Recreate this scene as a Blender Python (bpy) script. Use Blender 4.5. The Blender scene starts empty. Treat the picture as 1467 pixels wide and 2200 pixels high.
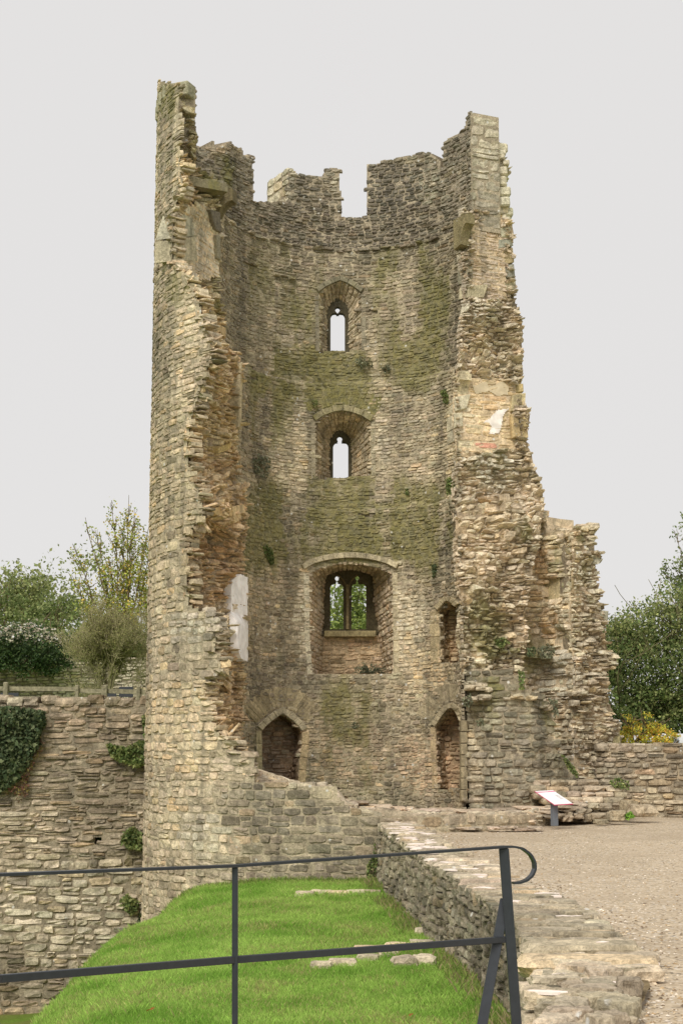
import bpy, math, random
import numpy as np
rng = np.random.default_rng(11)
random.seed(5)
sc = bpy.context.scene
# ------------------------------------------------------------------ camera
F = 3400.0; TH = math.atan(540 / 3400.0); CT, ST = math.cos(TH), math.sin(TH)
cam = bpy.data.cameras.new('camera'); camo = bpy.data.objects.new('camera', cam)
sc.collection.objects.link(camo); sc.camera = camo
camo.location = (0, 0, 0); camo.rotation_euler = (math.pi / 2 + TH, 0, 0)
cam.sensor_fit = 'HORIZONTAL'; cam.sensor_width = 36; cam.lens = 36 * F / 1467
cam.clip_start = 0.1; cam.clip_end = 2000
# ------------------------------------------------------------------ world + sun
SUN_EL, SUN_AZ = math.radians(42), math.radians(-22)      # azimuth from behind the camera
w = bpy.data.worlds.new('World'); sc.world = w; w.use_nodes = True
nt = w.node_tree; nt.nodes.clear()
out = nt.nodes.new('ShaderNodeOutputWorld'); bg = nt.nodes.new('ShaderNodeBackground')
sky = nt.nodes.new('ShaderNodeTexSky'); sky.sky_type = 'NISHITA'; sky.sun_disc = False
sky.sun_elevation = SUN_EL; sky.sun_rotation = math.pi + SUN_AZ
sc1 = nt.nodes.new('ShaderNodeVectorMath'); sc1.operation = 'SCALE'; sc1.inputs['Scale'].default_value = 0.1
mix = nt.nodes.new('ShaderNodeMix'); mix.data_type = 'RGBA'; mix.inputs[0].default_value = 0.97
nt.links.new(sky.outputs[0], sc1.inputs[0]); nt.links.new(sc1.outputs[0], mix.inputs[6])
mix.inputs[7].default_value = (0.79, 0.775, 0.765, 1)
nt.links.new(mix.outputs[2], bg.inputs[0]); bg.inputs[1].default_value = 1.0
nt.links.new(bg.outputs[0], out.inputs[0])
sl = bpy.data.lights.new('sun', 'SUN'); slo = bpy.data.objects.new('sun', sl); sc.collection.objects.link(slo)
sl.energy = 2.85; sl.angle = math.radians(28); sl.color = (1, 0.95, 0.86)
slo.rotation_euler = (math.pi / 2 - SUN_EL, 0, SUN_AZ)
sc.view_settings.view_transform = 'Standard'; sc.view_settings.look = 'None'
sc.view_settings.exposure = 0.0; sc.view_settings.gamma = 1
# ------------------------------------------------------------------ helpers
def ray(x, y, Y):
    a = (x - 733.5) / F; b = (1100 - y) / F
    t = Y / (CT - b * ST)
    return np.array([a * t, Y, (ST + b * CT) * t])
def px(P):
    P = np.asarray(P, float)
    dp = P[..., 1] * CT + P[..., 2] * ST
    up = -P[..., 1] * ST + P[..., 2] * CT
    return 733.5 + F * P[..., 0] / dp, 1100 - F * up / dp
def inpoly(x, y, poly):
    poly = np.asarray(poly, float); r = np.zeros(np.shape(x), bool); j = len(poly) - 1
    for i in range(len(poly)):
        xi, yi = poly[i]; xj, yj = poly[j]
        if yi != yj:
            c = ((yi > y) != (yj > y)) & (x < (xj - xi) * (y - yi) / (yj - yi) + xi)
            r ^= c
        j = i
    return r
def _h(i, j, k):
    n = (i * 374761393 + j * 668265263 + k * 2147483647 + 974634777) & 0xffffffff
    n = ((n ^ (n >> 13)) * 1274126177) & 0xffffffff
    return ((n ^ (n >> 16)) & 0xffff) / 65535.0
def vn(P, s=1.0):
    P = np.asarray(P, float) * s + 1000.0
    I = np.floor(P).astype(np.int64); f = P - I; f = f * f * (3 - 2 * f); r = 0
    for a in (0, 1):
        for b in (0, 1):
            for c in (0, 1):
                wt = (f[..., 0] if a else 1 - f[..., 0]) * (f[..., 1] if b else 1 - f[..., 1]) * (f[..., 2] if c else 1 - f[..., 2])
                r = r + wt * _h(I[..., 0] + a, I[..., 1] + b, I[..., 2] + c)
    return r
def fbm(P, s, n=3):
    P = np.asarray(P, float)
    r = 0; a = 0.5; t = 0
    for i in range(n):
        r = r + a * vn(P + 17.3 * i, s * 2 ** i); t += a; a *= 0.5
    return r / t
def lin(c):
    c = np.asarray(c, float) / 255.0
    return np.where(c < 0.04045, c / 12.92, ((c + 0.055) / 1.055) ** 2.4)
def sstep(a, b, x):
    t = np.clip((x - a) / (b - a), 0, 1); return t * t * (3 - 2 * t)
class MB:
    def __init__(s): s.v = []; s.q = []; s.t = []; s.c = []; s.n = 0
    def add(s, v, q=None, c=(0.3, 0.3, 0.3, 0), t=None):
        v = np.asarray(v, float).reshape(-1, 3)
        c = np.asarray(c, float)
        if c.shape[-1] == 3: c = np.concatenate([c, np.zeros(c.shape[:-1] + (1,))], -1)
        if c.ndim == 1: c = np.tile(c, (len(v), 1))
        if q is not None and len(q): s.q.append(np.asarray(q, np.int64).reshape(-1, 4) + s.n)
        if t is not None and len(t): s.t.append(np.asarray(t, np.int64).reshape(-1, 3) + s.n)
        s.v.append(v); s.c.append(c.reshape(-1, 4)); s.n += len(v)
    def box(s, c, sz, col, R=None, bev=0.12):
        c = np.asarray(c, float); h = np.asarray(sz, float) / 2; vs = []; b = min(h) * bev
        # chamfered box: 24 verts
        for sx in (-1, 1):
            for sy in (-1, 1):
                for sz_ in (-1, 1):
                    p = np.array([sx, sy, sz_]) * h
                    vs += [p - np.array([0, sy * b, sz_ * b]), p - np.array([sx * b, 0, sz_ * b]), p - np.array([sx * b, sy * b, 0])]
        vs = np.array(vs)
        if R is not None: vs = vs @ np.asarray(R).T
        i = lambda a, b_, c_, k: ((a * 4 + b_ * 2 + c_) * 3 + k)
        q = []
        for a in (0, 1):
            q.append([i(a, 0, 0, 0), i(a, 1, 0, 0), i(a, 1, 1, 0), i(a, 0, 1, 0)])
            q.append([i(0, a, 0, 1), i(1, a, 0, 1), i(1, a, 1, 1), i(0, a, 1, 1)])
            q.append([i(0, 0, a, 2), i(1, 0, a, 2), i(1, 1, a, 2), i(0, 1, a, 2)])
            for b_ in (0, 1):
                q.append([i(a, b_, 0, 0), i(a, b_, 1, 0), i(a, b_, 1, 1), i(a, b_, 0, 1)])
                q.append([i(a, 0, b_, 0), i(a, 1, b_, 0), i(a, 1, b_, 2), i(a, 0, b_, 2)])
                q.append([i(0, a, b_, 1), i(1, a, b_, 1), i(1, a, b_, 2), i(0, a, b_, 2)])
        t = [[i(a, b_, c_, 0), i(a, b_, c_, 1), i(a, b_, c_, 2)] for a in (0, 1) for b_ in (0, 1) for c_ in (0, 1)]
        s.add(vs + c, q, col, t)
    def tube(s, pts, rad, col, n=6):
        pts = np.asarray(pts, float); m = len(pts)
        rad = np.broadcast_to(np.asarray(rad, float), (m,))
        T = np.gradient(pts, axis=0); T /= np.linalg.norm(T, axis=1)[:, None] + 1e-9
        ref = np.array([0.13, 0.21, 1.0]) if abs(T[0][2]) < 0.8 else np.array([1.0, 0.2, 0.1])
        A = np.cross(T, ref); A /= np.linalg.norm(A, axis=1)[:, None] + 1e-9; B = np.cross(T, A)
        an = np.arange(n) * 2 * math.pi / n
        V = pts[:, None] + rad[:, None, None] * (A[:, None] * np.cos(an)[None, :, None] + B[:, None] * np.sin(an)[None, :, None])
        i = np.arange(m - 1)[:, None] * n; j = np.arange(n)[None]; k = (j + 1) % n
        q = np.stack([i + j, i + k, i + n + k, i + n + j], -1).reshape(-1, 4)
        s.add(V.reshape(-1, 3), q, col)
    def build(s, name, mat, parent=None, smooth=False):
        V = np.concatenate(s.v); C = np.concatenate(s.c)
        Q = np.concatenate(s.q) if s.q else np.zeros((0, 4), np.int64)
        T = np.concatenate(s.t) if s.t else np.zeros((0, 3), np.int64)
        me = bpy.data.meshes.new(name); me.vertices.add(len(V)); me.vertices.foreach_set('co', V.astype(np.float32).ravel())
        loops = np.concatenate([Q.ravel(), T.ravel()]).astype(np.int32)
        me.loops.add(len(loops)); me.loops.foreach_set('vertex_index', loops)
        st = np.concatenate([np.arange(len(Q)) * 4, len(Q) * 4 + np.arange(len(T)) * 3]).astype(np.int32)
        me.polygons.add(len(st)); me.polygons.foreach_set('loop_start', st)
        me.update(calc_edges=True)
        me.polygons.foreach_set('use_smooth', np.full(len(st), bool(smooth)))
        at = me.color_attributes.new('Col', 'FLOAT_COLOR', 'POINT'); at.data.foreach_set('color', C.astype(np.float32).ravel())
        me.materials.append(mat)
        o = bpy.data.objects.new(name, me); sc.collection.objects.link(o)
        if parent: o.parent = parent; o.matrix_parent_inverse = parent.matrix_world.inverted() if False else o.matrix_parent_inverse
        return o
def empty(name, loc=(0, 0, 0)):
    o = bpy.data.objects.new(name, None); sc.collection.objects.link(o); o.location = loc; o.empty_display_size = 0.2
    return o
def tag(o, label=None, cat=None, group=None, kind=None):
    if label: o['label'] = label
    if cat: o['category'] = cat
    if group: o['group'] = group
    if kind: o['kind'] = kind
    return o
# ------------------------------------------------------------------ materials
def newmat(name, rough=0.9):
    m = bpy.data.materials.new(name); m.use_nodes = True
    n = m.node_tree.nodes; b = n['Principled BSDF']; b.inputs['Roughness'].default_value = rough
    b.inputs['Specular IOR Level'].default_value = 0.2
    return m, m.node_tree, b
def N(nt, typ, **kw):
    n = nt.nodes.new(typ)
    for k, v in kw.items(): setattr(n, k, v)
    return n
def L(nt, a, b): nt.links.new(a, b)
def mixc(nt, fac, a, b, mode='MIX'):
    m = N(nt, 'ShaderNodeMix', data_type='RGBA', blend_type=mode)
    for i, v in ((0, fac), (6, a), (7, b)):
        if hasattr(v, 'links'): L(nt, v, m.inputs[i])
        else: m.inputs[i].default_value = v if i == 0 else (*v, 1)
    return m.outputs[2]
def noise(nt, scale, detail=4, rough=0.6, vec=None):
    n = N(nt, 'ShaderNodeTexNoise'); n.inputs['Scale'].default_value = scale; n.inputs['Detail'].default_value = detail
    n.inputs['Roughness'].default_value = rough
    if vec: L(nt, vec, n.inputs['Vector'])
    return n.outputs['Fac']
def ramp(nt, x, a, b, lo=0.0, hi=1.0):
    r = N(nt, 'ShaderNodeMapRange', interpolation_type='SMOOTHSTEP'); L(nt, x, r.inputs[0])
    for i, v in ((1, a), (2, b), (3, lo), (4, hi)): r.inputs[i].default_value = v
    return r.outputs[0]
def mmul(nt, a, b, op='MULTIPLY'):
    m = N(nt, 'ShaderNodeMath', operation=op)
    for i, v in ((0, a), (1, b)):
        if hasattr(v, 'links'): L(nt, v, m.inputs[i])
        else: m.inputs[i].default_value = v
    return m.outputs[0]
def make_masonry():
    m, nt, b = newmat('weathered_limestone', 0.95)
    at = N(nt, 'ShaderNodeAttribute', attribute_name='Col')
    geo = N(nt, 'ShaderNodeNewGeometry'); pos = geo.outputs['Position']
    mp = N(nt, 'ShaderNodeMapping'); L(nt, pos, mp.inputs[0]); mp.inputs['Scale'].default_value = (1, 1, 0.22)
    big = noise(nt, 0.9, 5, 0.6, mp.outputs[0])
    fine = noise(nt, 16, 5, 0.7, pos); fin2 = noise(nt, 48, 3, 0.7, pos); mid = noise(nt, 4.5, 4, 0.6, pos)
    c = mixc(nt, 1.0, at.outputs['Color'], (1, 1, 1), 'MULTIPLY')
    def mulrange(col, x, a, b_, lo, hi):
        cb = N(nt, 'ShaderNodeCombineColor'); r = ramp(nt, x, a, b_, lo, hi)
        for i in range(3): L(nt, r, cb.inputs[i])
        return mixc(nt, 1.0, col, cb.outputs[0], 'MULTIPLY')
    c = mulrange(c, fine, 0.3, 0.7, 0.74, 1.26); c = mulrange(c, fin2, 0.3, 0.7, 0.82, 1.18)
    c = mulrange(c, mid, 0.3, 0.7, 0.8, 1.18); c = mulrange(c, big, 0.32, 0.66, 0.86, 1.12)
    mp2 = N(nt, 'ShaderNodeMapping'); L(nt, pos, mp2.inputs[0]); mp2.inputs['Scale'].default_value = (1, 1, 0.07)
    c = mixc(nt, mmul(nt, ramp(nt, noise(nt, 2.6, 5, 0.65, mp2.outputs[0]), 0.5, 0.68), 0.42), c, (0.1, 0.09, 0.07))
    # black weathering stains in patches
    st = mmul(nt, ramp(nt, noise(nt, 7, 5, 0.7, pos), 0.56, 0.7), 0.42)
    c = mixc(nt, st, c, (0.06, 0.055, 0.045))
    # moss, weight from the attribute's alpha
    ms = mmul(nt, ramp(nt, mmul(nt, mmul(nt, noise(nt, 3.2, 6, 0.7, mp.outputs[0]), 0.75), mmul(nt, at.outputs['Alpha'], 0.5), 'ADD'), 0.5, 0.8), 0.7)
    mosscol = mixc(nt, ramp(nt, noise(nt, 9, 3, 0.6, pos), 0.35, 0.65), (0.27, 0.245, 0.075), (0.13, 0.13, 0.055))
    c = mixc(nt, ms, c, mosscol)
    # pale grey lichen and small white spots
    li = mmul(nt, ramp(nt, noise(nt, 11, 6, 0.75, pos), 0.6, 0.7), 0.4)
    c = mixc(nt, li, c, (0.4, 0.4, 0.34))
    v = N(nt, 'ShaderNodeTexVoronoi'); L(nt, pos, v.inputs['Vector']); v.inputs['Scale'].default_value = 4.2
    sp = mmul(nt, ramp(nt, v.outputs['Distance'], 0.16, 0.1), ramp(nt, noise(nt, 1.1, 3, 0.6, pos), 0.52, 0.6))
    c = mixc(nt, sp, c, (0.68, 0.66, 0.6))
    L(nt, c, b.inputs['Base Color'])
    bp = N(nt, 'ShaderNodeBump'); bp.inputs['Strength'].default_value = 0.9; bp.inputs['Distance'].default_value = 0.03
    L(nt, mmul(nt, mmul(nt, fine, 1.0), mmul(nt, fin2, 0.5), 'ADD'), bp.inputs['Height']); L(nt, bp.outputs[0], b.inputs['Normal'])
    return m
M_STONE = make_masonry()
def attrmat(name, rough=0.7, trans=0.0, noi=0.0, nsc=8, spec=0.2):
    m, nt, b = newmat(name, rough); b.inputs['Specular IOR Level'].default_value = spec
    at = N(nt, 'ShaderNodeAttribute', attribute_name='Col'); c = at.outputs['Color']
    if noi:
        geo = N(nt, 'ShaderNodeNewGeometry'); r = ramp(nt, noise(nt, nsc, 5, 0.65, geo.outputs['Position']), 0.3, 0.7, 1 - noi, 1 + noi)
        cb = N(nt, 'ShaderNodeCombineColor')
        for i in range(3): L(nt, r, cb.inputs[i])
        c = mixc(nt, 1.0, c, cb.outputs[0], 'MULTIPLY')
    L(nt, c, b.inputs['Base Color'])
    if trans:
        tr = N(nt, 'ShaderNodeBsdfTranslucent'); L(nt, c, tr.inputs[0]); ms = N(nt, 'ShaderNodeMixShader'); ms.inputs[0].default_value = trans
        L(nt, b.outputs[0], ms.inputs[1]); L(nt, tr.outputs[0], ms.inputs[2]); L(nt, ms.outputs[0], nt.nodes['Material Output'].inputs[0])
    return m
M_LEAF = attrmat('foliage', 0.6, 0.35, 0.0)
M_BARK = attrmat('bark', 0.9, 0, 0.35, 6)
M_WOOD = attrmat('weathered_wood', 0.85, 0, 0.35, 14)
M_PAINT = attrmat('black_painted_steel', 0.38, 0, 0.12, 25, 0.5)
M_PANEL = attrmat('printed_panel', 0.35, 0, 0.05, 9, 0.5)
M_GRASSB = attrmat('grass_blades', 0.6, 0.4, 0.0)
M_CAR = attrmat('car_paint', 0.3, 0, 0.05, 3, 0.5)
M_PLASTER = attrmat('lime_plaster', 0.9, 0, 0.14, 5)
def ground_mat():
    m, nt, b = newmat('turf', 0.95); geo = N(nt, 'ShaderNodeNewGeometry'); pos = geo.outputs['Position']
    c = mixc(nt, ramp(nt, noise(nt, 1.2, 5, 0.6, pos), 0.35, 0.65), (0.16, 0.3, 0.03), (0.26, 0.41, 0.07))
    c = mixc(nt, ramp(nt, noise(nt, 30, 4, 0.7, pos), 0.4, 0.65), c, (0.10, 0.18, 0.015))
    at = N(nt, 'ShaderNodeAttribute', attribute_name='Col')
    c = mixc(nt, at.outputs['Alpha'], c, at.outputs['Color'])
    L(nt, c, b.inputs['Base Color'])
    bp = N(nt, 'ShaderNodeBump'); bp.inputs['Distance'].default_value = 0.04; L(nt, noise(nt, 40, 4, 0.7, pos), bp.inputs['Height']); L(nt, bp.outputs[0], b.inputs['Normal'])
    return m
def gravel_mat():
    m, nt, b = newmat('gravel_surface', 0.95); geo = N(nt, 'ShaderNodeNewGeometry'); pos = geo.outputs['Position']
    v = N(nt, 'ShaderNodeTexVoronoi'); L(nt, pos, v.inputs['Vector']); v.inputs['Scale'].default_value = 34
    sep = N(nt, 'ShaderNodeSeparateColor'); L(nt, v.outputs['Color'], sep.inputs[0])
    c = mixc(nt, ramp(nt, sep.outputs[0], 0.0, 1.0), (0.38, 0.3, 0.2), (0.6, 0.5, 0.37))
    c = mixc(nt, ramp(nt, sep.outputs[1], 0.9, 0.97), c, (0.62, 0.57, 0.5))
    c = mixc(nt, ramp(nt, sep.outputs[2], 0.9, 0.95), c, (0.16, 0.13, 0.1))
    c = mixc(nt, mmul(nt, ramp(nt, noise(nt, 0.7, 5, 0.6, pos), 0.4, 0.65), 0.45), c, (0.52, 0.42, 0.3))
    c = mixc(nt, mmul(nt, ramp(nt, noise(nt, 5, 5, 0.7, pos), 0.5, 0.7), 0.3), c, (0.25, 0.19, 0.125))
    c = mixc(nt, mmul(nt, ramp(nt, noise(nt, 0.35, 4, 0.6, pos), 0.5, 0.62), 0.3), c, (0.3, 0.235, 0.16))
    c = mixc(nt, mmul(nt, ramp(nt, noise(nt, 13, 4, 0.7, pos), 0.62, 0.72), 0.5), c, (0.6, 0.54, 0.45))
    L(nt, c, b.inputs['Base Color'])
    bp = N(nt, 'ShaderNodeBump'); bp.inputs['Strength'].default_value = 0.5; bp.inputs['Distance'].default_value = 0.012; bp.invert = True
    L(nt, v.outputs['Distance'], bp.inputs['Height']); L(nt, bp.outputs[0], b.inputs['Normal'])
    return m
M_TURF, M_GRAVEL = ground_mat(), gravel_mat()
# ------------------------------------------------------------------ surfaces
class Surf:
    """bilinear surface through a grid of points P[nu][nv]; u in metres, v given (metres up)"""
    def __init__(s, P, U, V, toward, disp=None):
        s.P = np.asarray(P, float); s.U = np.asarray(U, float); s.V = np.asarray(V, float); s.disp = disp
        du = np.gradient(s.P, axis=0); dv = np.gradient(s.P, axis=1)
        n = np.cross(du, dv); n /= np.linalg.norm(n, axis=-1)[..., None] + 1e-9
        if toward is not None:
            sg = np.sign(((np.asarray(toward) - s.P) * n).sum(-1)); sg = 1.0 if sg.sum() > 0 else -1.0
            n *= sg
        s.Nn = n
    def _i(s, A, u, v):
        fu = np.interp(u, s.U, np.arange(len(s.U))); fv = np.interp(v, s.V, np.arange(len(s.V)))
        iu = np.minimum(fu.astype(int), len(s.U) - 2); iv = np.minimum(fv.astype(int), len(s.V) - 2)
        a = (fu - iu)[..., None]; b = (fv - iv)[..., None]
        return A[iu, iv] * (1 - a) * (1 - b) + A[iu + 1, iv] * a * (1 - b) + A[iu, iv + 1] * (1 - a) * b + A[iu + 1, iv + 1] * a * b
    def __call__(s, u, v, d=0.0):
        u, v = np.broadcast_arrays(np.asarray(u, float), np.asarray(v, float)); d = np.broadcast_to(d, u.shape)
        if s.disp is not None: d = d + s.disp(u, v)
        return s._i(s.P, u, v) + s._i(s.Nn, u, v) * d[..., None]
    def invert(s, x, y):
        if not hasattr(s, 'tab'):
            uu = np.linspace(s.U[0], s.U[-1], 160); vv = np.linspace(s.V[0], s.V[-1], 500)
            s.gu, s.gv = [a.ravel() for a in np.meshgrid(uu, vv)]
            s.tab = px(s(s.gu, s.gv))
        k = np.argmin((s.tab[0] - x) ** 2 + (s.tab[1] - y) ** 2)
        return s.gu[k], s.gv[k]
def sheet(mb, S, ur, vr, cell, keep, col, d=-0.008, thick=None, nd=0.015):
    nu = max(2, int((ur[1] - ur[0]) / cell)); nv = max(2, int((vr[1] - vr[0]) / cell))
    u = np.linspace(ur[0], ur[1], nu + 1); v = np.linspace(vr[0], vr[1], nv + 1)
    UU, VV = np.meshgrid(u, v, indexing='ij')
    P0 = S(UU, VV, 0.0); dd = d + nd * (vn(P0, 9) - 0.5) * 2
    P = S(UU, VV, dd)
    cu, cv = np.meshgrid((u[1:] + u[:-1]) / 2, (v[1:] + v[:-1]) / 2, indexing='ij')
    K = keep(cu, cv, S(cu, cv, 0.0)) if keep else np.ones(cu.shape, bool)
    idx = np.arange((nu + 1) * (nv + 1)).reshape(nu + 1, nv + 1)
    q = np.stack([idx[:-1, :-1], idx[1:, :-1], idx[1:, 1:], idx[:-1, 1:]], -1)
    Q = q[K]; C = col(P.reshape(-1, 3)) if callable(col) else col
    if thick is None:
        mb.add(P.reshape(-1, 3), Q, C); return
    T = thick(UU, VV) if callable(thick) else thick
    B = S(UU, VV, -T - (S.disp(UU, VV) if S.disp is not None else 0)); n0 = P.shape[0] * P.shape[1]
    Qs = [Q, q[K] + n0]
    Kp = np.pad(K, 1)
    c = Kp[1:-1, 1:-1]
    for (du, dv, a, b) in ((-1, 0, 0, 3), (1, 0, 1, 2), (0, -1, 0, 1), (0, 1, 3, 2)):
        nb = Kp[1 + du:Kp.shape[0] - 1 + du, 1 + dv:Kp.shape[1] - 1 + dv]
        e = q[c & ~nb]
        Qs.append(np.stack([e[:, a], e[:, b], e[:, b] + n0, e[:, a] + n0], -1))
    V = np.concatenate([P.reshape(-1, 3), B.reshape(-1, 3)])
    if not isinstance(C, tuple) and np.ndim(C) == 2: C = np.concatenate([C, C])
    mb.add(V, np.concatenate(Qs), C)
TA = np.array([-1, -.9, -.35, .35, .9, 1]); TB = np.array([-1, -.78, 0, .78, 1])
def stones(mb, S, uc, vc, w, h, col, prot=0.0, bulge=0.02, tilt=0.0, depth=0.07, jit=0.1, rough=0.012):
    n = len(uc)
    if n == 0: return
    A, B = np.meshgrid(TA, TB, indexing='ij'); A = A.ravel(); B = B.ravel(); m = len(A)
    ring = (np.abs(A) == 1) | (np.abs(B) == 1)
    corner = (np.abs(A) > .8) & (np.abs(B) > .6)
    a = np.tile(A, (n, 1)); b = np.tile(B, (n, 1))
    a = a * np.where(corner, 1 - rng.uniform(0.0, .16, (n, m)), 1); b = b * np.where(corner, 1 - rng.uniform(0, .25, (n, m)), 1)
    sh = rng.normal(0, jit, (n, 1)); b = b + sh * a * .8 + rng.normal(0, .05, (n, m)); tp = rng.normal(0, jit, (n, 1))
    b = b * (1 + tp * a); a = a * (1 + rng.normal(0, jit, (n, 1)) * b * .6) + rng.normal(0, .02, (n, m))
    d = np.where(ring, -depth, 0) + (~ring) * (np.asarray(prot).reshape(-1, 1) + bulge * (1 - .5 * A ** 2 - .5 * B ** 2) + rng.normal(0, rough, (n, m)))
    if np.ndim(tilt) or tilt > 0:
        d = d + (~ring) * (rng.normal(0, 1, (n, 1)) * A + rng.normal(0.3, 1, (n, 1)) * B) * tilt
    u = uc[:, None] + a * w[:, None] / 2; v = vc[:, None] + b * h[:, None] / 2
    P = S(u, v, d).reshape(-1, 3)
    ia = np.arange(m).reshape(len(TA), len(TB))
    q = np.stack([ia[:-1, :-1], ia[1:, :-1], ia[1:, 1:], ia[:-1, 1:]], -1).reshape(-1, 4)
    Q = (np.arange(n)[:, None, None] * m + q[None]).reshape(-1, 4)
    C = np.repeat(col, m, axis=0)
    mb.add(P, Q, C)
def lay(ur, vr, h, w, keep, S, gap=0.012, wav=0.02, hrow=None):
    """courses of stones: returns centre and size arrays"""
    o = []; v = vr[0]; k = 0
    while v < vr[1]:
        hh = rng.uniform(*h) if hrow is None else hrow(v) * rng.uniform(.75, 1.3)
        u = ur[0] - rng.uniform(0, w[1])
        while u < ur[1]:
            ww = rng.uniform(*w) * (0.8 + 0.4 * rng.random())
            if rng.random() < 0.15 and hh > 0.1:                                      # two thin stones in one course
                f = rng.uniform(.35, .65)
                o.append((u + ww / 2, v + hh * f / 2, ww - gap, hh * f - gap)); o.append((u + ww / 2, v + hh * (1 + f) / 2, ww - gap, hh * (1 - f) - gap))
            else: o.append((u + ww / 2, v + hh / 2, ww - gap, hh - gap))
            u += ww
        v += hh; k += 1
    o = np.array(o)
    a_, b_ = np.maximum(o[:, 0] - o[:, 2] / 2, S.U[0]), np.minimum(o[:, 0] + o[:, 2] / 2, S.U[-1]); o[:, 0] = (a_ + b_) / 2; o[:, 2] = b_ - a_; o = o[o[:, 2] > .05]
    o[:, 1] += wav * (np.sin(o[:, 0] * 2.1 + o[:, 1] * .9) + np.sin(o[:, 0] * 4.7 + o[:, 1] * 1.7) * .5 + .6 * np.sin(o[:, 0] * 9.1 + 3 * o[:, 1]))
    if keep is not None:
        P = S(o[:, 0], o[:, 1], 0.0); o = o[keep(o[:, 0], o[:, 1], P)]
    return o[:, 0], o[:, 1], o[:, 2], o[:, 3]
KA = 1.98
def colf(base, var=0.16, hue=0.05, ochre=0.06, dark=0.1, blobs=(), moss=0.2, mossblobs=(), yb=None):
    """per stone colours from world points"""
    pal = [lin(c) for c in base]
    def f(P, per=True):
        P = np.asarray(P).reshape(-1, 3); n = len(P); X, Y = px(P)
        t = fbm(P * np.array([1, 1, .35]), 1.1, 3); t = np.clip((t - .3) / .4, 0, 1)
        i = rng.random(n) if per else np.full(n, .5)
        tt = np.clip(t * .65 + i * .35, 0, .999) * (len(pal) - 1); k = tt.astype(int); fr = (tt - k)[:, None]
        pp = np.array(pal); c = pp[k] * (1 - fr) + pp[np.minimum(k + 1, len(pal) - 1)] * fr
        for (bx, by, rx, ry, cc, s) in blobs:
            wgt = s * np.clip(1.6 - 1.6 * (((X - bx) / rx) ** 2 + ((Y - by) / ry) ** 2), 0, 1) * (.6 + .4 * i)
            c = c * (1 - wgt[:, None]) + lin(cc) * wgt[:, None]
        if per:
            c = c * np.exp(rng.normal(0, var * .72, n))[:, None] * np.exp(rng.normal(0, hue * .6, (n, 3)) * [1, .4, 1])
            o = rng.random(n) < ochre; c[o] = c[o] * [1.16, 1.05, .86]
            g_ = c.mean(1)[:, None]; c = c * .7 + g_ * [.318, .303, .295]
            o = rng.random(n) < dark; c[o] *= .7
        ms = moss * (.4 + 1.2 * vn(P * np.array([1, 1, .3]), 1.4)); brk = fbm(P * np.array([1, 1, .45]) + 31, 1.5, 3)
        for (bx, by, rx, ry, s) in mossblobs:
            ms = ms + s * np.clip(1.5 - 1.5 * (((X - bx) / rx) ** 2 + ((Y - by) / (ry * 1.35)) ** 2), 0, 1) * np.clip((brk - .32) * 4.2, 0, 1.25)
        c = c * KA; c = c * np.minimum(1, .72 / np.maximum(c.max(1), 1e-3))[:, None]
        return np.concatenate([np.clip(c, 0.01, .8), np.clip(ms, 0, 1.3)[:, None]], 1)
    return f
def wallskin(mb, S, ur, vr, h, w, keep, cf, mort=(150, 135, 105), cell=0.06, thick=None, prot=0.010, bulge=0.010, tilt=0.006,
             gap=0.009, wav=0.02, hrow=None, keepm=None, pv=0.012, depth=.06, jit=.08, rough=.01):
    mc = lin(mort); mc = (mc * .72 + mc.mean() * .28) * KA * .8
    sheet(mb, S, ur, vr, cell, keepm or keep, lambda P: np.concatenate([np.tile(mc, (len(P), 1)) * (.8 + .4 * vn(P, 5))[:, None], cf(P, False)[:, 3:]], 1), thick=thick)
    u, v, ww, hh = lay(ur, vr, h, w, keep, S, gap, wav, hrow)
    if len(u) == 0: return
    C = cf(S(u, v, 0.0)); stones(mb, S, u, v, ww, hh, C, prot + rng.normal(0, pv, len(u)), bulge, tilt, depth, jit, rough)
def quadblock(mb, q, push, back, col, inset=0.008, depth=0.12):
    """dressed block: q four world corners, push / back are unit direction arrays towards viewer"""
    q = np.asarray(q, float); c = q.mean(0); p = np.asarray(push, float)
    f = q + (c - q) * (inset / (np.linalg.norm(q - c, axis=1)[:, None] + 1e-9)) * 1.8 + p * 0.0
    m1 = q + (c - q) * (inset * .4 / (np.linalg.norm(q - c, axis=1)[:, None] + 1e-9)) - p * inset
    b = m1 - p * depth + back
    V = np.concatenate([f, m1, b]); Q = [[0, 1, 2, 3]] + [[i, (i + 1) % 4, 4 + (i + 1) % 4, 4 + i] for i in range(4)] + [[4 + i, 4 + (i + 1) % 4, 8 + (i + 1) % 4, 8 + i] for i in range(4)] + [[8, 9, 10, 11]]
    mb.add(V, Q, col)
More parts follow.
